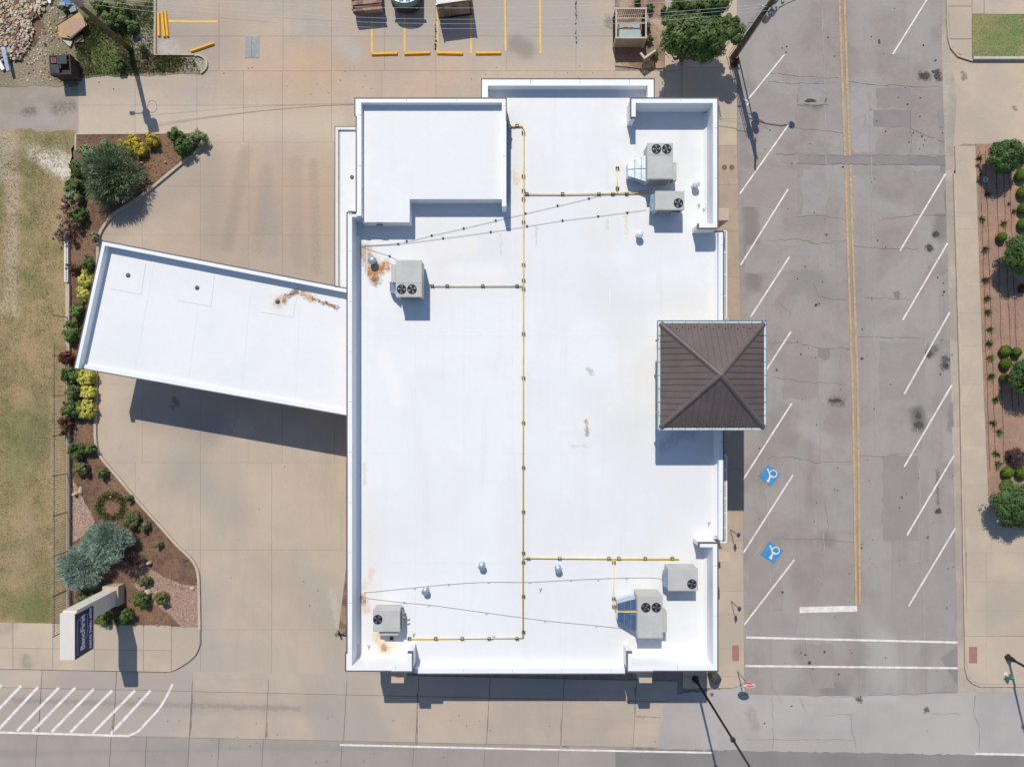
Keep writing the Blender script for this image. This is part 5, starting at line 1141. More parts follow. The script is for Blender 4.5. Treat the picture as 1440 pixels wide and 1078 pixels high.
# street lamp arm on the right pole, riser, guards
mb = MB(); h0 = 5.6; a = bR+Vector((.15, 0, h0)); hd = P(1083, 70); hd.z = 7.0
mb.tube([a, a.lerp(hd, .4)+Vector((0, 0, .25)), a.lerp(hd, .8)+Vector((0, 0, .22)), hd], .04, 8); mb.tube([a+Vector((0, 0, -.5)), a.lerp(hd, .4)+Vector((0, 0, .2))], .025, 6); mb.build('lamp_arm', M['steel'], eR)
mb = MB(); mb.lathe([(.05, .18), (.16, .14), (.24, .0), (.20, -.10), (.05, -.14)][::-1], hd + Vector((.25, -.02, 0)), 16); mb.build('lamp_head', M['steel'], eR)
mb = MB(); mb.tube([bR+Vector((.38, .2, .0)), bR+Vector((.36, .2, 5.7))], .05, 8); mb.build('riser_pipe', M['sign_white'], eR)
mb = MB(); mb.tube([bR+Vector((-.28, .1, 0)), bR+Vector((-.26, .1, 6.5))], .03, 8); mb.tube([bR+Vector((-.45, .1, 0)), bR+Vector((-.35, .1, 7.5))], .02, 8); mb.build('conduit', M['frame_white'], eR)
mb = MB(); mb.tube([bR+Vector((0, 0, .1)), bR+Vector((0, 0, .95))], .215, 12); mb.build('pole_guard', mat('faded_red_guard', (.20, .06, .05), (.13, .05, .04), 3, fine=.2), eR)
for z in (2.2, 3.4, 4.6):
    mb = MB(); mb.box(bR.x-.5, bR.x+.1, bR.y+.06, bR.y+.14, z, z+.05); mb.build('standoff_bracket', M['steel'], eR)
# overhead wires
def wire(dy0, dy1, sag, z0, z1, label, r=.0075):
    a = Vector((bL.x, bL.y+dy0, z0)); b = Vector((bR.x, bR.y+dy1, z1)); pts = []
    for k in range(41):
        t = k/40; p = a.lerp(b, t); p.z -= 4*sag*t*(1-t); pts.append(p)
    mb = MB(); mb.tube(pts, r, 5); tag(mb.build('overhead_wire', M['wire'], loc=a), label, 'wire', 'overhead wires between the two utility poles')
    for s, q, e_ in ((-1, a, -75), (1, b, 70)):
        pass
wire(.05, .0, 2.35, 7.0, 6.9, 'upper wire of the close trio strung between the two utility poles')
wire(-.15, -.12, 2.5, 6.9, 6.8, 'middle wire of the close trio strung between the two utility poles')
wire(-.35, -.25, 2.62, 6.75, 6.6, 'lowest wire of the close trio strung between the two utility poles')
wire(.4, .5, 1.65, 6.6, 6.9, 'single wire strung apart above the trio, along the top edge')

# black street lamps
def lamp(u, v, hgt, label, r=.085, arm=(1, 0)):
    b = P(u, v); e = empty('street_lamp', b, label, 'street lamp', 'tall black street poles')
    mb = MB(); mb.lathe([(.24, 0), (.24, .12), (.19, .16), (.17, .55), (.11, .75), (.09, .8)], b, 18); mb.build('base', M['black_pole'], e, smooth=False)
    mb = MB(); mb.tube([b+Vector((0, 0, .7)), b+Vector((0, 0, hgt))], r, 12, r*.7); mb.build('pole', M['black_pole'], e, smooth=True)
    for z in (hgt*.72, hgt-.05):
        mb = MB(); mb.lathe([(r*1.1, 0), (r*1.8, .04), (r*1.8, .14), (r*1.0, .2)], b+Vector((0, 0, z)), 12); mb.build('collar', M['black_pole'], e)
    a = b+Vector((0, 0, hgt)); q = a+Vector((arm[0]*1.4, arm[1]*1.4, .5))
    mb = MB(); mb.tube([a, a.lerp(q, .5)+Vector((0, 0, .25)), q], .04, 8); mb.build('arm', M['black_pole'], e)
    mb = MB(); mb.lathe([(.06, -.12), (.25, -.08), (.26, .02), (.1, .14), (.03, .18)], q, 14); mb.build('lamp_head', M['black_pole'], e)
lamp(977, 953, 11.4, 'tall black street lamp pole at the bottom right building corner', r=.085, arm=(.9, -.5))
lamp(1415.5, 922.5, 9.0, 'tall black street lamp pole on the bottom right pavement', arm=(.8, -.6))
# stop sign
b = P(1036.5, 942); b.z = .1
e = empty('stop_sign', b, 'red octagonal STOP sign on thin post at the bottom right corner', 'stop sign')
mb = MB(); mb.tube([b, b+Vector((0, 0, 2.55))], .035, 8); mb.build('post', M['steel'], e)
o = b+Vector((.0, .045, 2.35)); ct = lambda rr_: [(o.x + rr_*math.cos(math.pi/8+k*math.pi/4), o.z + rr_*math.sin(math.pi/8+k*math.pi/4)) for k in range(8)]
def octo(rr_, y0, y1, nm, m_):
    mb = MB(); pts = ct(rr_); k = len(mb.v); mb.v += [(x, y0, z) for x, z in pts]+[(x, y1, z) for x, z in pts]; mb.f.append(tuple(range(7, -1, -1))[::-1]); mb.f.append(tuple(range(15, 7, -1)))
    for i in range(8): mb.f.append((i, 8+i, 8+(i+1) % 8, (i+1) % 8))
    return mb.build(nm, m_, e)
octo(.42, o.y, o.y+.010, 'plate_border', M['frame_white']); octo(.385, o.y+.0105, o.y+.014, 'plate', M['red'])
word('STOP', .36, 'lettering', M['frame_white'], e, frame((o.x, o.y+.018, o.z), (-1, 0, 0), (0, 0, 1)), .002, .82, .012)
# two small bay signs
for (u, v, l) in ((1026.5, 744, 'small post sign on the sidewalk beside the upper blue wheelchair bay'), (1027.5, 844, 'small post sign on the sidewalk beside the lower blue wheelchair bay')):
    b = P(u, v); b.z = .1; e = empty('parking_sign', b, l, 'sign', 'thin post signs on the sidewalk')
    mb = MB(); mb.tube([b, b+Vector((0, 0, 1.95))], .026, 6); mb.build('post', M['black_pole'], e)
    mb = MB(); mb.box(b.x+.03, b.x+.045, b.y-.15, b.y+.15, 1.5, 1.98, rz=-.5, c=(b.x, b.y)); mb.build('plate', M['plate_blue'], e)
# litter bin at the corner
b = P(1001, 946); b.z = .1; e = empty('litter_bin', b, 'dark octagonal litter bin at the bottom right building corner', 'litter bin')
mb = MB(); mb.lathe([(.34, 0), (.36, .1), (.36, .85), (.30, .9)], b, 8); mb.build('body', M['lid'], e)
mb = MB(); mb.lathe([(.38, .86), (.38, .93), (.22, 1.08), (.05, 1.12)], b, 8); mb.build('lid', M['lid'], e)
# hydrant
b = P(1412.5, 947); b.z = KE; e = empty('fire_hydrant', b, 'white and green fire hydrant beside the bottom right street lamp', 'fire hydrant')
mb = MB(); mb.lathe([(.15, 0), (.15, .05), (.10, .07), (.10, .45), (.13, .48)], b, 14); mb.build('barrel', M['sign_white'], e)
mb = MB(); mb.lathe([(.13, .48), (.14, .60), (.10, .70), (.04, .76), (.03, .82)], b, 14); mb.build('bonnet', M['hyd_green'], e)
mb = MB(); mb.tube([b+Vector((-.2, 0, .42)), b+Vector((.2, 0, .42))], .055, 8); mb.tube([b+Vector((0, 0, .42)), b+Vector((0, .2, .42))], .07, 8); mb.build('nozzle', M['hyd_green'], e)

# ---- trailers and van along the top
def quadbox(mb, c, z0, z1):  # c: 4 world xy
    mb.prism(c, z0, z1, True)
def rot(c, x, y, a): return (c[0]+x*math.cos(a)-y*math.sin(a), c[1]+x*math.sin(a)+y*math.cos(a))
# tall tan trailer
a0 = Vector(XY(613.5, 7, 2.0)); a1 = Vector(XY(661.5, .5, 2.0)); d = (a1-a0); wid = d.length; an = math.atan2(d.y, d.x)
e = empty('box_trailer', (a0.x+wid/2, a0.y+2.2, 0), 'tall box trailer with dusty tan end panel and pale roof', 'trailer')
def tb(x0, x1, y0, y1, z0, z1, nm, m_, bev=0, par_=None):
    mb = MB(); mb.prism([rot(a0, x0, y0, an), rot(a0, x1, y0, an), rot(a0, x1, y1, an), rot(a0, x0, y1, an)], z0, z1, True); return mb.build(nm, m_, par_ or e, bevel=bev)
tb(0, wid, 0, 4.6, .35, 1.96, 'body', M['tan_panel']); tb(.03, wid-.16, .03, 4.57, 1.96, 2.02, 'roof', M['sign_white'])
for i in range(5): tb(.05+i*wid/5, .05+(i+1)*wid/5-.1, -.03, -.002, .45, 1.86, 'end_panel', M['tan_panel'])
tb(wid-.12, wid+.02, -.04, 4.6, .35, 2.0, 'corner_rail', M['rust_red']); tb(-.02, .06, -.04, .05, .35, 2.06, 'corner_post', M['steel']); tb(0, wid, -.10, -.04, .3, .42, 'bumper', M['black'])
tb(.25, .5, -.06, -.03, 1.55, 1.62, 'handle', M['black']); tb(1.1, 1.35, -.06, -.03, 1.5, 1.57, 'handle', M['black'])
for x in (.1, wid-.3):
    for y in (1.6, 2.6):
        mb = MB(); p = rot(a0, x, y, an); q = rot(a0, x+.2, y, an); mb.tube([(p[0], p[1], .34), (q[0], q[1], .34)], .34, 16); mb.build('wheel', M['tyre'], e)
# rusty open trailer
a0 = Vector(XY(497, 15.5, 1.0)); a1 = Vector(XY(537, 11.5, 1.0)); d = a1-a0; wid = d.length; an = math.atan2(d.y, d.x)
e = empty('open_trailer', (a0.x+wid/2, a0.y+2, 0), 'low rusty brown open trailer parked leftmost in the top bays', 'trailer')
tb(0, wid, 0, .09, .45, .98, 'tailgate', M['rust_brown'])
tb(-.04, wid+.02, -.05, .10, .98, 1.02, 'rail', M['rust_brown']); tb(-.1, wid+.04, .38, .62, .86, 1.04, 'rail', M['rust_brown']); tb(-.09, wid, .10, 3.8, .35, .55, 'bed', M['rust_red'])
tb(-.10, -.02, .10, 3.8, .45, 1.03, 'side_board', M['rust_brown']); tb(wid-.16, wid-.02, .1, 3.8, .45, 1.02, 'side_board', M['rust_red'])
for i in range(6): tb(.0, wid-.2, .75+i*.5, .75+i*.5+.4, .56, .62+.1*(i % 2), 'plank', M['timber'])
for x in (-.05, wid-.2):
    mb = MB(); p = rot(a0, x, 1.9, an); q = rot(a0, x+.22, 1.9, an); mb.tube([(p[0], p[1], .32), (q[0], q[1], .32)], .32, 16); mb.build('wheel', M['tyre'], e)
# teal van, rounded nose
c = P(568.5, 5, 1.4); e = empty('teal_van', (c.x, c.y+2.0, 0), 'teal van with a rounded nose parked between two trailers', 'van')
def vanring(w, yf, rnd_, z, yb=4.4):
    return [(c.x + w*math.sin(t)*1.0, c.y + yf - rnd_*math.cos(t)) for t in np.linspace(-math.pi/2, math.pi/2, 13)] + [(c.x+w, c.y+yb), (c.x-w, c.y+yb)]
def loft(rings, nm, m_, cap=True):
    mb = MB(); n = len(rings[0][0])
    for pts, z in rings: mb.v += [(x, y, z) for x, y in pts]
    for i in range(len(rings)-1):
        for k in range(n): k2 = (k+1) % n; mb.f.append((i*n+k, i*n+k2, (i+1)*n+k2, (i+1)*n+k))
    mb.f.append(tuple((len(rings)-1)*n+k for k in range(n))); return mb.build(nm, m_, e, smooth=False)
loft([(vanring(.92, .44, .55, 0), .28), (vanring(.98, .40, .58, 0), .6), (vanring(.98, .42, .55, 0), 1.12)], 'shaded_lower_body', M['black'])  # lower body in black: the shade on the nose put into its colour
loft([(vanring(.975, .41, .545, 0), 1.125), (vanring(.94, .44, .50, 0), 1.3), (vanring(.86, .5, .46, 0), 1.42)], 'body', M['van_teal'])
loft([(vanring(.84, .62, .32, 0), 1.42), (vanring(.80, .85, .25, 0), 1.75), (vanring(.74, 1.1, .2, 0), 1.98)], 'cabin', M['van_teal'])
mb = MB(); mb.hexa([(c.x-.7, c.y+.42, 1.44), (c.x+.7, c.y+.42, 1.44), (c.x+.7, c.y+.5, 1.44), (c.x-.7, c.y+.5, 1.44), (c.x-.6, c.y+.66, 1.72), (c.x+.6, c.y+.66, 1.72), (c.x+.6, c.y+.95, 1.75), (c.x-.6, c.y+.95, 1.75)]); mb.build('windscreen', M['glass'], e)
for x in (-.35, .1): mb = MB(); mb.box(c.x+x, c.x+x+.3, c.y+.12, c.y+.34, 1.421, 1.44); mb.build('windscreen_reflection', M['tarp'], e)  # blue plates stand in for the reflection at the windscreen
for s in (-1, 1):
    mb = MB(); mb.box(c.x+s*1.0-.1, c.x+s*1.0+.1, c.y+.45, c.y+.55, 1.2, 1.4); mb.build('mirror', M['black'], e)
    mb = MB(); mb.box(c.x+s*.68-.12, c.x+s*.68+.12, c.y+.0, c.y+.14, .75, .86); mb.build('headlight', M['plate'], e)
    for y in (.9, 3.4): mb = MB(); mb.tube([(c.x+s*.75, c.y+y, .33), (c.x+s*.97, c.y+y, .33)], .33, 16); mb.build('wheel', M['tyre'], e)

# dumpster with lids, left
z = 1.3; c0 = [XY(69, 79, z), XY(97, 77, z), XY(99, 103, z), XY(71, 104, z)]
e = empty('dumpster', (sum(p[0] for p in c0)/4, sum(p[1] for p in c0)/4, 0), 'small dark dumpster with flipped black lids at the yard edge', 'dumpster')
mb = MB(); mb.prism(c0, .12, z-.25, True); mb.build('body', M['rust_dark'], e)
mb = MB(); mb.ribbon(c0+[c0[0]], .09, .8, z-.02); mb.build('rim', M['rust_dark'], e)
for (a, b, cc, dd, zz) in ((79, 93, 77, 90, z+.12), (70, 82.5, 90.5, 103, z+.02)):
    mb = MB(); mb.prism(px([(a, cc), (b, cc), (b+1, dd), (a+1, dd)], zz), zz-.05, zz, True); mb.build('lid', M['lid'], e, bevel=.01)
mb = MB(); mb.prism(px([(84, 91), (97, 90.5), (98, 102), (85, 102.5)], 1.1), .9, 1.06, True); mb.build('inner_shadow_fill', M['black'], e)  # black block stands in for the shade inside the open bin
mb = MB(); mb.prism(px([(69.5, 81), (78.5, 80.5), (79, 88.5), (70, 89)], 1.25), .9, 1.24, True); mb.build('rubbish', M['bin_interior'], e)
for (u, v) in ((88, 92), (100, 95), (101, 112), (90, 113)):
    p = P(u, v); mb = MB(); mb.tube([(p.x-.05, p.y, .09), (p.x+.05, p.y, .09)], .09, 10); mb.build('caster', M['tyre'], e)

# trash screen enclosure (north bed)
z = 1.4; ex0, ex1 = wx(866.5, z), wx(908.5, z); ey1, ey0 = wy(12, z), wy(53, z)
e = empty('screen_enclosure', ((ex0+ex1)/2, (ey0+ey1)/2, 0), 'square slatted metal screen enclosure around a pale green cabinet', 'enclosure')
mb = MB(); mb.ribbon([(ex0, ey0), (ex1, ey0), (ex1, ey1), (ex0, ey1), (ex0, ey0-.04)], .10, z-.06, z); mb.build('top_rail', M['enclosure'], e)
for (x, y) in ((ex0, ey0), (ex1, ey0), (ex1, ey1), (ex0, ey1)):
    mb = MB(); mb.box(x-.06, x+.06, y-.06, y+.06, .05, z+.02); mb.build('post', M['enclosure'], e)
mb = MB(); mb.box(ex0+.06, ex1-.06, ey0-.03, ey0+.03, .12, z-.07); mb.build('solid_panel', M['enclosure_panel'], e)
s0 = None
def slat(x, y, ax, rz=.6):
    mb = MB()
    if ax: mb.box(x-.012, x+.012, y-.05, y+.05, .12, z-.07)
    else: mb.box(x-.05, x+.05, y-.012, y+.012, .12, z-.07)
    mb.build('slat', M['slat_dark'], e)
for i in range(14): slat(ex0+.12+(ex1-ex0-.24)*i/13, ey1, 1)
for i in range(12): slat(ex0, ey0+.12+(ey1-ey0-.24)*i/11, 0); slat(ex1, ey0+.12+(ey1-ey0-.24)*i/11, 0)
for t in (.35, .55):
    mb = MB(); mb.box(ex0+.06, ex1-.06, ey1-(ey1-ey0)*t*.9-.03, ey1-(ey1-ey0)*t*.9+.03, z-.10, z-.05); mb.build('cross_bar', M['enclosure'], e)
g = empty('electrical_cabinet', ((ex0+ex1)/2, ey0+.7, .05), 'pale green steel cabinet standing inside the slatted enclosure', 'cabinet')
mb = MB(); mb.box(ex0+.28, ex1-.35, ey0+.18, ey0+1.15, .06, 1.05); mb.build('body', M['box_teal'], g, bevel=.02)
mb = MB(); mb.box(ex0+.24, ex1-.31, ey0+.14, ey0+.62, 1.05, 1.10); mb.build('lid', M['box_teal'], g)
mb = MB(); mb.box(ex0+.5, ex0+.9, ey0+.75, ey0+1.05, 1.05, 1.08); mb.box(ex0+.95, ex0+1.2, ey0+.72, ey0+1.0, 1.05, 1.07); mb.build('warning_panel', M['pink_board'], g)
g = empty('open_gate', P(905, 86), 'open slatted gate leaf standing ajar below the screen enclosure', 'gate')
ga, gb, gc = Vector(XY(897, 84)), Vector(XY(902.5, 91)), Vector(XY(918, 80))
mb = MB(); mb.ribbon([tuple(ga), tuple(gb), tuple(gc)], .13, .9, 1.02); mb.build('rail', M['pale_board'], g)
for k in range(8):
    p = gb.lerp(gc, k/7); mb = MB(); mb.box(p.x-.05, p.x+.05, p.y-.012, p.y+.012, .1, .95, .6); mb.build('slat', M['enclosure_panel'], g)
for (u0, v0, u1, v1) in ((898, 70, 904, 84), (904, 70, 909, 82)):
    pass

# timber ramp by the west wall
e = empty('timber_stack', P(483, 870), 'weathered brown boards lying along the left wall near the bottom', 'timber')
for k, (u0, v0, u1, v1) in enumerate(((489, 800, 478, 889), (491, 800, 481.5, 890), (493, 802, 485, 888), (496, 805, 490, 888), (500, 805, 496, 888))):
    mb = MB(); mb.ribbon([XY(u0, v0), XY(u1, v1)], .19, .01+.004*k, .10+.03*(k % 3)); mb.build('board', M['timber'], e)
mb = MB(); mb.tube([P(471, 893, .2), P(475, 886, .3), P(480, 898, .15)], .04, 6); mb.tube([P(474, 891, .15), P(489, 893, .15)], .05, 6); mb.build('bracket', M['black'], e)

# yard debris
def rock(u, v, w, h, z0, hgt, m, name, label, cat, seed, group=None):
    rg = random.Random(seed); c = P(u, v); mb = MB(); n = 9; k = F/H
    rings = [(1.0, 0), (.95, .45), (.62, .9), (.2, 1.0)]
    ph = [rg.uniform(.75, 1.15) for _ in range(n)]
    for s, zz in rings:
        for i in range(n):
            t = 2*math.pi*i/n; r_ = ph[i]*s*rg.uniform(.92, 1.06)
            mb.v.append((c.x + w/2/k*r_*math.cos(t), c.y + h/2/k*r_*math.sin(t), z0+hgt*zz))
    for j in range(3):
        for i in range(n): i2 = (i+1) % n; mb.f.append((j*n+i, j*n+i2, (j+1)*n+i2, (j+1)*n+i))
    mb.f.append(tuple(3*n+i for i in range(n)))
    o = mb.build(name, m, loc=(c.x, c.y, z0)); return tag(o, label, cat, group)
mb1, mb2, mb3 = MB(), MB(), MB(); rr = random.Random(21)
mound = [(-60, -60), (60, -60), (75, -10), (48, 25), (42, 60), (30, 80), (0, 88), (-60, 90)]
def mh(u, v): return max(0, .9*math.exp(-((u-5)**2/1600+(v-20)**2/2200)))
bm_ = MB(); N_ = 22
for i in range(N_+1):
    for j in range(N_+1):
        u = -80+j*160/N_; v = -80+i*180/N_; x, y = XY(u, v); bm_.v.append((x, y, mh(u, v)-.08+rr.uniform(-.05, .05)))
for i in range(N_):
    for j in range(N_): a = i*(N_+1)+j; bm_.f.append((a, a+N_+1, a+N_+2, a+1))
tag(bm_.build('rubble_mound', M['rubble_c']), kind='structure')
for i in range(8500):
    u, v = rr.uniform(-70, 78), rr.uniform(-60, 90)
    if not inpoly(u+rr.uniform(-6, 6), v+rr.uniform(-6, 6), mound): continue
    t = rr.random(); mb = mb1 if t < .62 else (mb2 if t < .78 else mb3); s = rr.uniform(.045, .115)*(1.2 if v < 40 else 1.0)
    x, y = XY(u, v); chunk(mb, x, y, mh(u, v)+rr.uniform(0, .08), s*(1.2 if t > .97 else 1), rr, .5)
for i in range(420):
    u, v = rr.uniform(30, 110), rr.uniform(5, 115); x, y = XY(u, v); chunk(mb2 if i % 5 == 0 else (mb1 if i % 3 else mb3), x, y, .03, rr.uniform(.03, .07), rr, .5)
tag(mb1.build('broken_masonry', M['rubble_a']), 'tan broken masonry heaped in the top left corner', 'rubble', kind='stuff')
tag(mb2.build('pale_rubble', M['rubble_b']), 'pale grey fragments scattered through the rubble heap', 'rubble', kind='stuff')
tag(mb3.build('brown_rubble', M['rubble_c']), 'dark brown fragments lying in the rubble heap', 'rubble', kind='stuff')
def board(name, pts, z0, z1, m, label, cat, tilt=None, group=None):
    mb = MB(); mb.prism(px(pts), z0, z1, True)
    if tilt:
        c = P(*tilt[0]); nv = []
        for (x, y, z) in mb.v: nv.append((x, y, z + (x-c.x)*tilt[1] + (y-c.y)*tilt[2]))
        mb.v = nv
    c = P(*pts[0]); return tag(mb.build(name, m, loc=(c.x, c.y, 0)), label, cat, group)
board('plywood_board', [(86, 40), (118, 22), (128, 40), (105, 58), (87, 55)], .35, .40, M['plywood'], 'large tan plywood sheet lying on debris beside left pole', 'board', ((105, 40), .05, .06))
board('plywood_board', [(94, 46), (124, 30), (127, 42), (106, 57), (99, 54)], .46, .50, M['pink_board'], 'smaller pinkish board stacked on top of the tan plywood', 'board', ((105, 40), .05, .06))
board('pale_board', [(88, 56), (104, 59), (101, 67), (98, 66)], .12, .16, M['pale_board'], 'pale triangular board sticking out below the plywood sheet', 'board')
board('pale_board', [(106, 58), (118, 50), (120, 60), (107, 62)], .12, .16, M['pink_board'], 'pinkish board end lying right of the pale triangular board', 'board')
board('long_plank', [(80, 36), (104, 22), (105, 24), (82, 38)], .15, .22, M['timber'], 'long dark plank against the top left of the plywood', 'plank')
board('long_plank', [(104, 60), (122, 45), (123, 46.5), (105.5, 61.5)], .5, .56, M['timber'], 'dark plank lying across the lower right of the plywood', 'plank')
board('blue_tarp', [(92, 4), (100, 1), (104, 8), (99, 14), (93, 11)], .2, .34, M['tarp'], 'crumpled blue plastic tarp at the top left behind the pole', 'tarp')
board('grey_lid', [(97, 13), (108, 10), (110, 17), (102, 20)], .1, .2, M['plate'], 'grey flat lid lying below the blue plastic tarp', 'lid')
board('white_panel', [(68, 0), (73, -2), (74, 6), (71, 7)], .1, .2, M['frame_white'], 'small white sheet near the top edge in the yard', 'panel')
board('white_panel', [(-3, 84), (3, 86), (9, 98), (6, 101), (-3, 93)], .1, .2, M['frame_white'], 'white panel at the left edge below the rubble', 'panel')
board('metal_gutter', [(8.5, 72), (14, 71), (21, 103), (17, 105)], .35, .52, M['galv'], 'pale blue metal channel lying left of the dark dumpster', 'metal channel', ((14, 88), .0, .0))
for (u, v, w, h, l) in ((64, 62, 4, 3, 'single pale stone in the dirt between rubble and dumpster'), (201, 230, 5, 3.5, 'left one of two pale stones in mulch by yellow shrubs'), (234.5, 229, 4, 3.5, 'right one of two pale stones in mulch by yellow shrubs'), (109, 694, 9, 6, 'pale pinkish rock at the top of the left pink gravel'), (115, 689, 6, 12, 'tall narrow rock above the left pink gravel'),
                        (210, 832, 13, 11, 'large pale orange boulder beside the green bush near the sign'), (212, 790, 8, 5, 'tan rock at the upper tip of the right pink gravel'), (272, 826, 7, 6, 'tan rock by the kerb on the right pink gravel'), (95, 290, 8, 9, 'pale rock beside the pink leaved shrub by the field'), (158, 698, 5, 4, 'small pale stone inside the ring of straggly grass'),
                        (222, 833, 6, 4, 'small pale rock between boulder and grass tuft'), (107, 232, 6, 12, 'pale rock strip beside the tree at the field edge')):
    rock(u, v, w, h, .09, .18 if w < 8 else .4, M['stone'], 'rock', l, 'rock', int(u+v))
# sprinkler ring in right bed, drip lines
c = P(1384, 253.5); mb = MB(); mb.lathe([(.20, .135), (.20, .16), (.07, .165)], (c.x, c.y, 0), 18); o = mb.build('valve_cover', M['pale_board'], loc=(c.x, c.y, .13)); tag(o, 'pale round valve cover in the upper right planting bed', 'valve cover')
mb = MB(); mb.lathe([(.06, .166), (.05, .175)], (c.x, c.y, 0), 10); ch = mb.build('hole_plug', M['bronze'], o)
rr = random.Random(9)
for k, (u0, u1, l) in enumerate(((1378, 1392, 'leftmost drip line'), (1386, 1401, 'second drip line'), (1401, 1412, 'third drip line'), (1410, 1424, 'fourth drip line'), (1418, 1433, 'fifth drip line'))):
    pts = [P(u0+(u1-u0)*t+rr.uniform(-.6, .6), 212+t*450*(1 if k < 3 else .8), .15) for t in np.linspace(0, 1, 28)]
    mb = MB(); mb.tube(pts, .016, 4); tag(mb.build('drip_line', M['rust_red'], loc=pts[0]), l + ' from the left, lying on the right planting bed', 'hose', 'drip lines on the right bed')

# ================================================================== PLANTS
G_ = 'garden plants'
# big tree on the north bed, three masses on one trunk
def bigtree():
    base = P(958, 84); base.z = .05
    e = empty('broadleaf_tree', base, 'large dark green tree beside the right utility pole at the top', 'tree')
    rg = np.random.default_rng(5); P_, N2 = [], []
    for (u, v, w, h, zc, rz, n) in ((987, 4, 100, 52, 3.6, 1.2, 9000), (978, 56, 104, 66, 3.4, 1.5, 16000), (1031, 44, 36, 44, 3.2, .8, 1500), (950, 30, 44, 44, 3.0, 1.0, 2200), (1018, 40, 40, 44, 3.3, .9, 2200)):
        c = P(u, v, zc); k = F/(H-zc); p, nr = crown_points(rg, n, w/2/k, h/2/k, rz, max(14, n//110), .36); P_.append(p + np.array([c.x-base.x, c.y-base.y, zc-base.z])); N2.append(nr)
    me = leaf_mesh('crown', np.concatenate(P_), np.concatenate(N2), .15, rg); link_mesh(me, 'crown', LEAF['oak'], e)
    mb = MB(); f = base + Vector((.1, .2, 1.5)); mb.tube([base, f], .17, 9, .13)
    for (u, v, zc) in ((987, 6, 3.4), (978, 50, 3.3), (1036, 28, 3.2), (950, 30, 2.9), (1000, 60, 3.3), (960, 60, 3.0)):
        q_ = P(u, v, zc); mb.tube([f, f.lerp(q_, .5)+Vector((0, 0, .2)), q_], .09, 7, .03)
    mb.build('trunk', M['bark'], e, smooth=True)
bigtree()
T4 = [(1414, 221, 52, 50, 2.4, 'round green tree at the top of the right planting bed'), (1439, 358, 62, 62, 2.8, 'round green tree in the middle of the right planting bed, cut by the frame'), (1447, 531, 58, 62, 2.6, 'round green tree behind four boxwood balls on the right bed'), (1430, 710, 70, 66, 2.6, 'round green tree at the lower end of the right planting bed')]
for k, (u, v, w, h, g, l) in enumerate(T4): plant('round_tree', u, v, w, h, g, 'holly', l, 'tree', 'clump', 13000, .10, 'round trees on the right bed', k, 150, .24, z0=.13, low=-.1)
BX = [(1409, 333, 13, 'boxwood ball at the upper left of the middle round tree'), (1414.5, 493, 16, 'top left of four boxwood balls above a round tree'), (1430, 495, 13, 'top right of four boxwood balls above a round tree'), (1415, 511, 15.5, 'third of the four boxwood balls, under the top left one'), (1413.5, 531, 12, 'lowest of the four boxwood balls, half under the tree'),
      (1417.5, 664, 16, 'left boxwood ball of the pair above the lowest round tree'), (1437, 665, 16, 'right boxwood ball of the pair above the lowest round tree'), (1416.5, 681, 15, 'boxwood ball tucked against the lowest round tree'),
      (1437, 246, 17, 'uppermost boxwood ball at the right edge beside the top tree'), (1440, 270, 17, 'second boxwood ball from the top along the right edge'), (1440, 293, 15, 'third boxwood ball from the top along the right edge'), (1440, 315, 16, 'fourth boxwood ball from the top along the right edge')]
for k, (u, v, w, l) in enumerate(BX): plant('boxwood_ball', u, v, w, w, .62, 'boxwood', l, 'bush', 'ball', 1500, .06, 'clipped boxwood balls', k, trunk=False, z0=.13)
plant('plum_bush', 1432, 642, 28, 24, 1.0, 'plum', 'dark purple leafed bush above the lower pair of boxwood balls', 'bush', 'clump', 900, .09, None, 3, 22, .3)
plant('red_bush', 1438, 405, 8, 14, .5, 'rednandina', 'dark red bush at right edge below the middle round tree', 'bush', 'clump', 220, .08)
plant('red_bush', 1420, 737, 26, 8, .3, 'rednandina', 'low red flowers along the underside of the lowest round tree', 'flowers', 'clump', 300, .07)
ordn = ['first', 'second', 'third', 'fourth', 'fifth', 'sixth', 'seventh', 'eighth', 'ninth', 'tenth', 'eleventh', 'twelfth', 'thirteenth', 'fourteenth']
TU = [(1383, 307), (1387, 350), (1388, 393), (1389.5, 419), (1391, 438), (1394, 463), (1393, 483), (1394, 503), (1395, 529), (1402, 562), (1398, 595), (1407, 608), (1402, 638), (1405, 652)]
for k, (u, v) in enumerate(TU):
    plant('grass_tuft', u, v, 13, 11, .35, 'green' if k not in (1, 2) else 'dry', ordn[k] + ' small tuft from the top in the row beside the right sidewalk', 'plant', 'tuft', 55, .2, 'small tufts in a row by the right sidewalk', k, trunk=False, z0=.13)
for (u, v, w, l) in ((1379, 222, 11, 'dry brown tuft nearest the corner of the right bed'), (1377, 232, 9, 'dry brown tuft just below the corner of the right bed'), (1390, 273, 12, 'dry brown tuft below the pale valve cover'), (1413, 314, 12, 'dark brown clump left of the fourth right edge boxwood'), (1428, 297, 10, 'brown clump left of the third right edge boxwood'), (1421, 286, 7, 'thin brown tuft above the third right edge boxwood'), (1381, 245, 6, 'tiny brown tuft left of the pale valve cover')):
    plant('dry_tuft', u, v, w, w*.8, .3, 'dry', l, 'plant', 'tuft', 60, .2, 'dry tufts on the right bed', int(u), trunk=False, z0=.13)
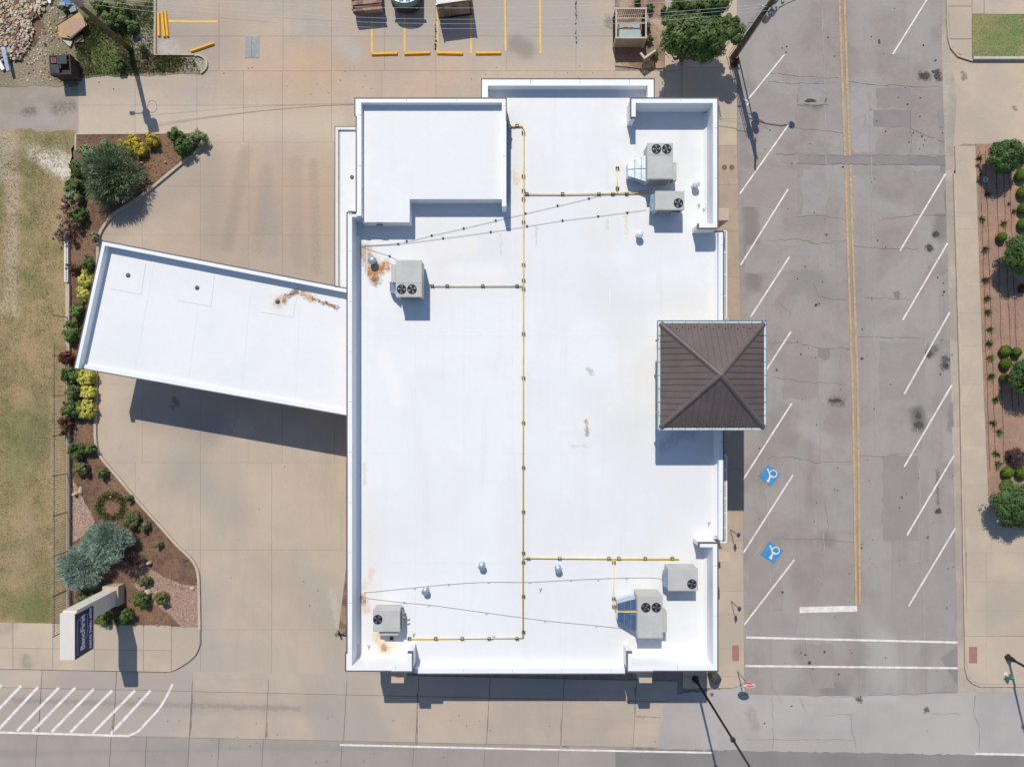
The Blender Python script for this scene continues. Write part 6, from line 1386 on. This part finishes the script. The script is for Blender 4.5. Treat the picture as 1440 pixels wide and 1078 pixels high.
# north bed shrubs
for (u, v, w, l) in ((914, 11, 12, 'small round shrub beside the top right corner of the screen enclosure'), (911, 37, 9, 'small round shrub halfway along the right side of the enclosure'), (913, 55, 12, 'small round shrub at the lower right corner of the enclosure'), (921, 75, 11, 'small light green plant right of the open gate leaf'), (897, 0, 10, 'small dark shrub cut by the top edge above the enclosure'), (934, 14, 9, 'small shrub just left of the big top tree')):
    plant('small_shrub', u, v, w, w*.95, .55, 'green', l, 'shrub', 'clump', 220, .08, 'small shrubs in the north bed', int(u), 10, z0=.05)
plant('red_plant', 1034, 88, 14, 14, .5, 'rednandina', 'reddish low plant around the foot of the right utility pole', 'plant', 'clump', 260, .08, z0=.1)
# north-west bed
plant('conifer_tree', 154, 246, 80, 92, 2.2, 'conifer', 'large feathery grey green conifer in the upper left bed', 'tree', 'spiky', 15000, .115, None, 2, 46, .42)
GOLD = [(187, 198, 17, 'upper left golden shrub of the yellow cluster near the drive'), (213, 197, 19, 'upper right golden shrub of the yellow cluster near the drive'), (176, 206, 21, 'leftmost orange gold shrub of the yellow cluster near the drive'), (195, 209, 19, 'lowest golden shrub of the yellow cluster near the drive')]
for k, (u, v, w, l) in enumerate(GOLD): plant('golden_shrub', u, v, w, w, .8, 'gold', l, 'shrub', 'clump', 750, .09, 'golden shrubs in the upper left bed', k, 18, .3)
for k, (u, v, w, l) in enumerate([(247, 190, 21, 'dark green shrub at the upper left of the trio near the rounded bed tip'), (277, 194, 25, 'pale green shrub at the rounded tip of the upper bed'), (257, 207, 25, 'dark green shrub lowest of the trio near the rounded bed tip')]):
    plant('green_shrub', u, v, w, w*.95, 1.0, 'green' if k != 1 else 'palegreen', l, 'shrub', 'clump', 900, .10, 'shrubs at the bed tip', k, 20, .3)
WS = [(122, 214, 24, 22, 'palegreen', 'pale straggly shrub at the top left corner of bed'), (148, 205, 18, 20, 'palegreen', 'thin pale shrub above the large conifer'), (109, 238, 24, 26, 'green', 'dark green shrub at left of the large conifer, upper one'), (105, 262, 26, 24, 'green', 'dark green shrub at left of the large conifer, middle one'), (102, 277, 24, 20, 'palegreen', 'pale green shrub at left of the large conifer, lower one'),
      (108, 300, 24, 26, 'green', 'green shrub behind the pink leaved plant by the field'), (132, 332, 10, 14, 'palegreen', 'small bright shrub at the corner of the canopy'), (122, 370, 14, 26, 'green', 'dark green shrub under the upper canopy corner'), (119, 392, 18, 22, 'lime', 'upper yellow green shrub tucked under the canopy edge'), (116, 413, 16, 22, 'lime', 'lower yellow green shrub tucked under the canopy edge'),
      (108, 436, 18, 24, 'green', 'green shrub under the canopy edge below the yellow ones'), (101, 466, 22, 34, 'green', 'tall green shrub at the canopy left edge above red bush'), (99, 527, 24, 24, 'green', 'dark green shrub by the fence left of uppermost lime ball'), (104, 551, 22, 20, 'weed', 'olive green shrub by the fence left of middle lime ball'), (101, 575, 28, 26, 'green', 'dark green shrub by the fence left of lowest lime ball'),
      (106, 634, 22, 24, 'green', 'dark round shrub by the fence below the lime balls'), (125, 631, 17, 15, 'green', 'small low shrub right of dark round shrub below the lime balls'), (113, 660, 19, 20, 'weed', 'light green shrub by the fence above the pink gravel'), (144, 665, 13, 15, 'green', 'small green shrub near the kerb in open mulch'),
      (180, 700, 11, 9, 'green', 'tiny dark shrub by kerb right of the straggly grass ring'), (184, 731, 22, 26, 'weed', 'light green grassy shrub upper right of the blue junipers'), (202, 740, 13, 15, 'weed', 'small light green shrub by the kerb near the blue junipers'), (222, 766, 11, 9, 'weed', 'tiny green weed alone in lower mulch by the kerb'),
      (198, 842, 22, 24, 'green', 'bright green bush beside the pale orange boulder'), (225, 842, 20, 18, 'weed', 'low light green mound right of the pale orange boulder'), (203, 818, 18, 14, 'weed', 'low pale green mound above the pale orange boulder'), (143, 868, 20, 26, 'green', 'green bush between the sign face and its plinth'), (172, 867, 26, 24, 'green', 'green bush directly below the sign plinth'), (112, 842, 18, 16, 'weed', 'olive bush behind the sign top below the junipers'), (128, 840, 16, 14, 'green', 'dark bush in shade below the lower blue juniper')]
for k, (u, v, w, h, lf, l) in enumerate(WS): plant('shrub', u, v, w, h, .45 + w*.022, lf, l, 'shrub', 'clump', int(w*h*1.6), .095, 'shrubs in the left planting bed', k, None, .32)
for k, (u, v, w, h, l) in enumerate([(121, 530, 23, 24, 'uppermost lime yellow ball shrub below the canopy corner'), (123, 551, 18, 19, 'middle lime yellow ball shrub below the canopy corner'), (121, 576, 23, 28, 'lowest and largest lime yellow ball shrub below the canopy corner')]):
    plant('lime_shrub', u, v, w, h, .85, 'lime', l, 'shrub', 'clump', 2200, .08, 'lime yellow ball shrubs', k, 60, .2)
plant('pink_shrub', 96, 308, 30, 62, 1.2, 'pinkplum', 'tall pink leaved shrub at the field edge above slotted wall', 'shrub', 'clump', 900, .10, None, 4, 26, .22)
plant('pink_shrub', 86, 332, 26, 16, .9, 'pinkplum', 'spreading pink leaved branch reaching over the field', 'shrub', 'clump', 320, .09, None, 5, 14, .25)
plant('red_shrub', 103, 376, 22, 12, .9, 'rednandina', 'dark red shrub beside the white slotted wall', 'shrub', 'clump', 420, .09, 'red shrubs along the fence', 6, 12, .3)
plant('red_shrub', 92, 503, 24, 18, .9, 'rednandina', 'dark red shrub at the canopy lower left corner', 'shrub', 'clump', 520, .09, 'red shrubs along the fence', 7, 14, .3)
plant('red_shrub', 90, 598, 20, 28, 1.0, 'rednandina', 'dark red shrub on the fence left of the lime balls', 'shrub', 'clump', 420, .09, 'red shrubs along the fence', 8, 14, .25)
plant('blue_juniper', 150, 762, 78, 62, 1.7, 'blue', 'upper right of the two big blue green junipers', 'shrub', 'spiky', 15000, .085, 'blue green junipers', 1, 70, .30)
plant('blue_juniper', 113, 800, 80, 58, 1.7, 'blue', 'lower left of the two big blue green junipers, over the fence', 'shrub', 'spiky', 15000, .085, 'blue green junipers', 2, 70, .30)
plant('plum_bush', 186, 792, 36, 34, .9, 'plum', 'dark sparse bush in the shade right of the junipers', 'bush', 'spiky', 900, .11, None, 6, 24, .25)
# straggly ring of grass
rg = np.random.default_rng(8); t = rg.uniform(0, 6.28, 900); r_ = rg.normal(1, .16, 900); u = 158+17*r_*np.cos(t); v = 711+16*r_*np.sin(t)
p = np.array([(*XY(a, b), .11) for a, b in zip(u, v)]); c = np.array([*XY(158, 711), .1]); nr = rg.normal(size=p.shape)*.6; nr[:, 2] = .8
me = leaf_mesh('grass_ring', p-c, nr, .3, rg, blade=True); o = link_mesh(me, 'grass_ring', LEAF['weed'], loc=tuple(c)); tag(o, 'straggly ring of green grass above the blue junipers', 'plant')
# weeds and saplings round the left pole
for k, (u, v, w, h, lf, l) in enumerate([(168, 20, 26, 44, 'green', 'tall dark weed bush right of the left pole near the top'), (185, 35, 14, 22, 'green', 'bright green weed bush at right of the dark weed bush'), (150, 28, 22, 26, 'weed', 'olive weed bush right above the left pole'), (140, 6, 26, 16, 'green', 'green bush cut by the top edge beside the left pole'), (166, 88, 12, 24, 'green', 'narrow dark weed left of the left pole shadow'), (198, 66, 10, 12, 'weed', 'small weed between left pole and kerb'), (88, 11, 10, 12, 'green', 'small green weed beside the blue tarp')]):
    plant('weed_bush', u, v, w, h, .9, lf, l, 'bush', 'clump', int(w*h*1.3), .11, 'weed bushes by the left pole', k, None, .32, z0=.02)
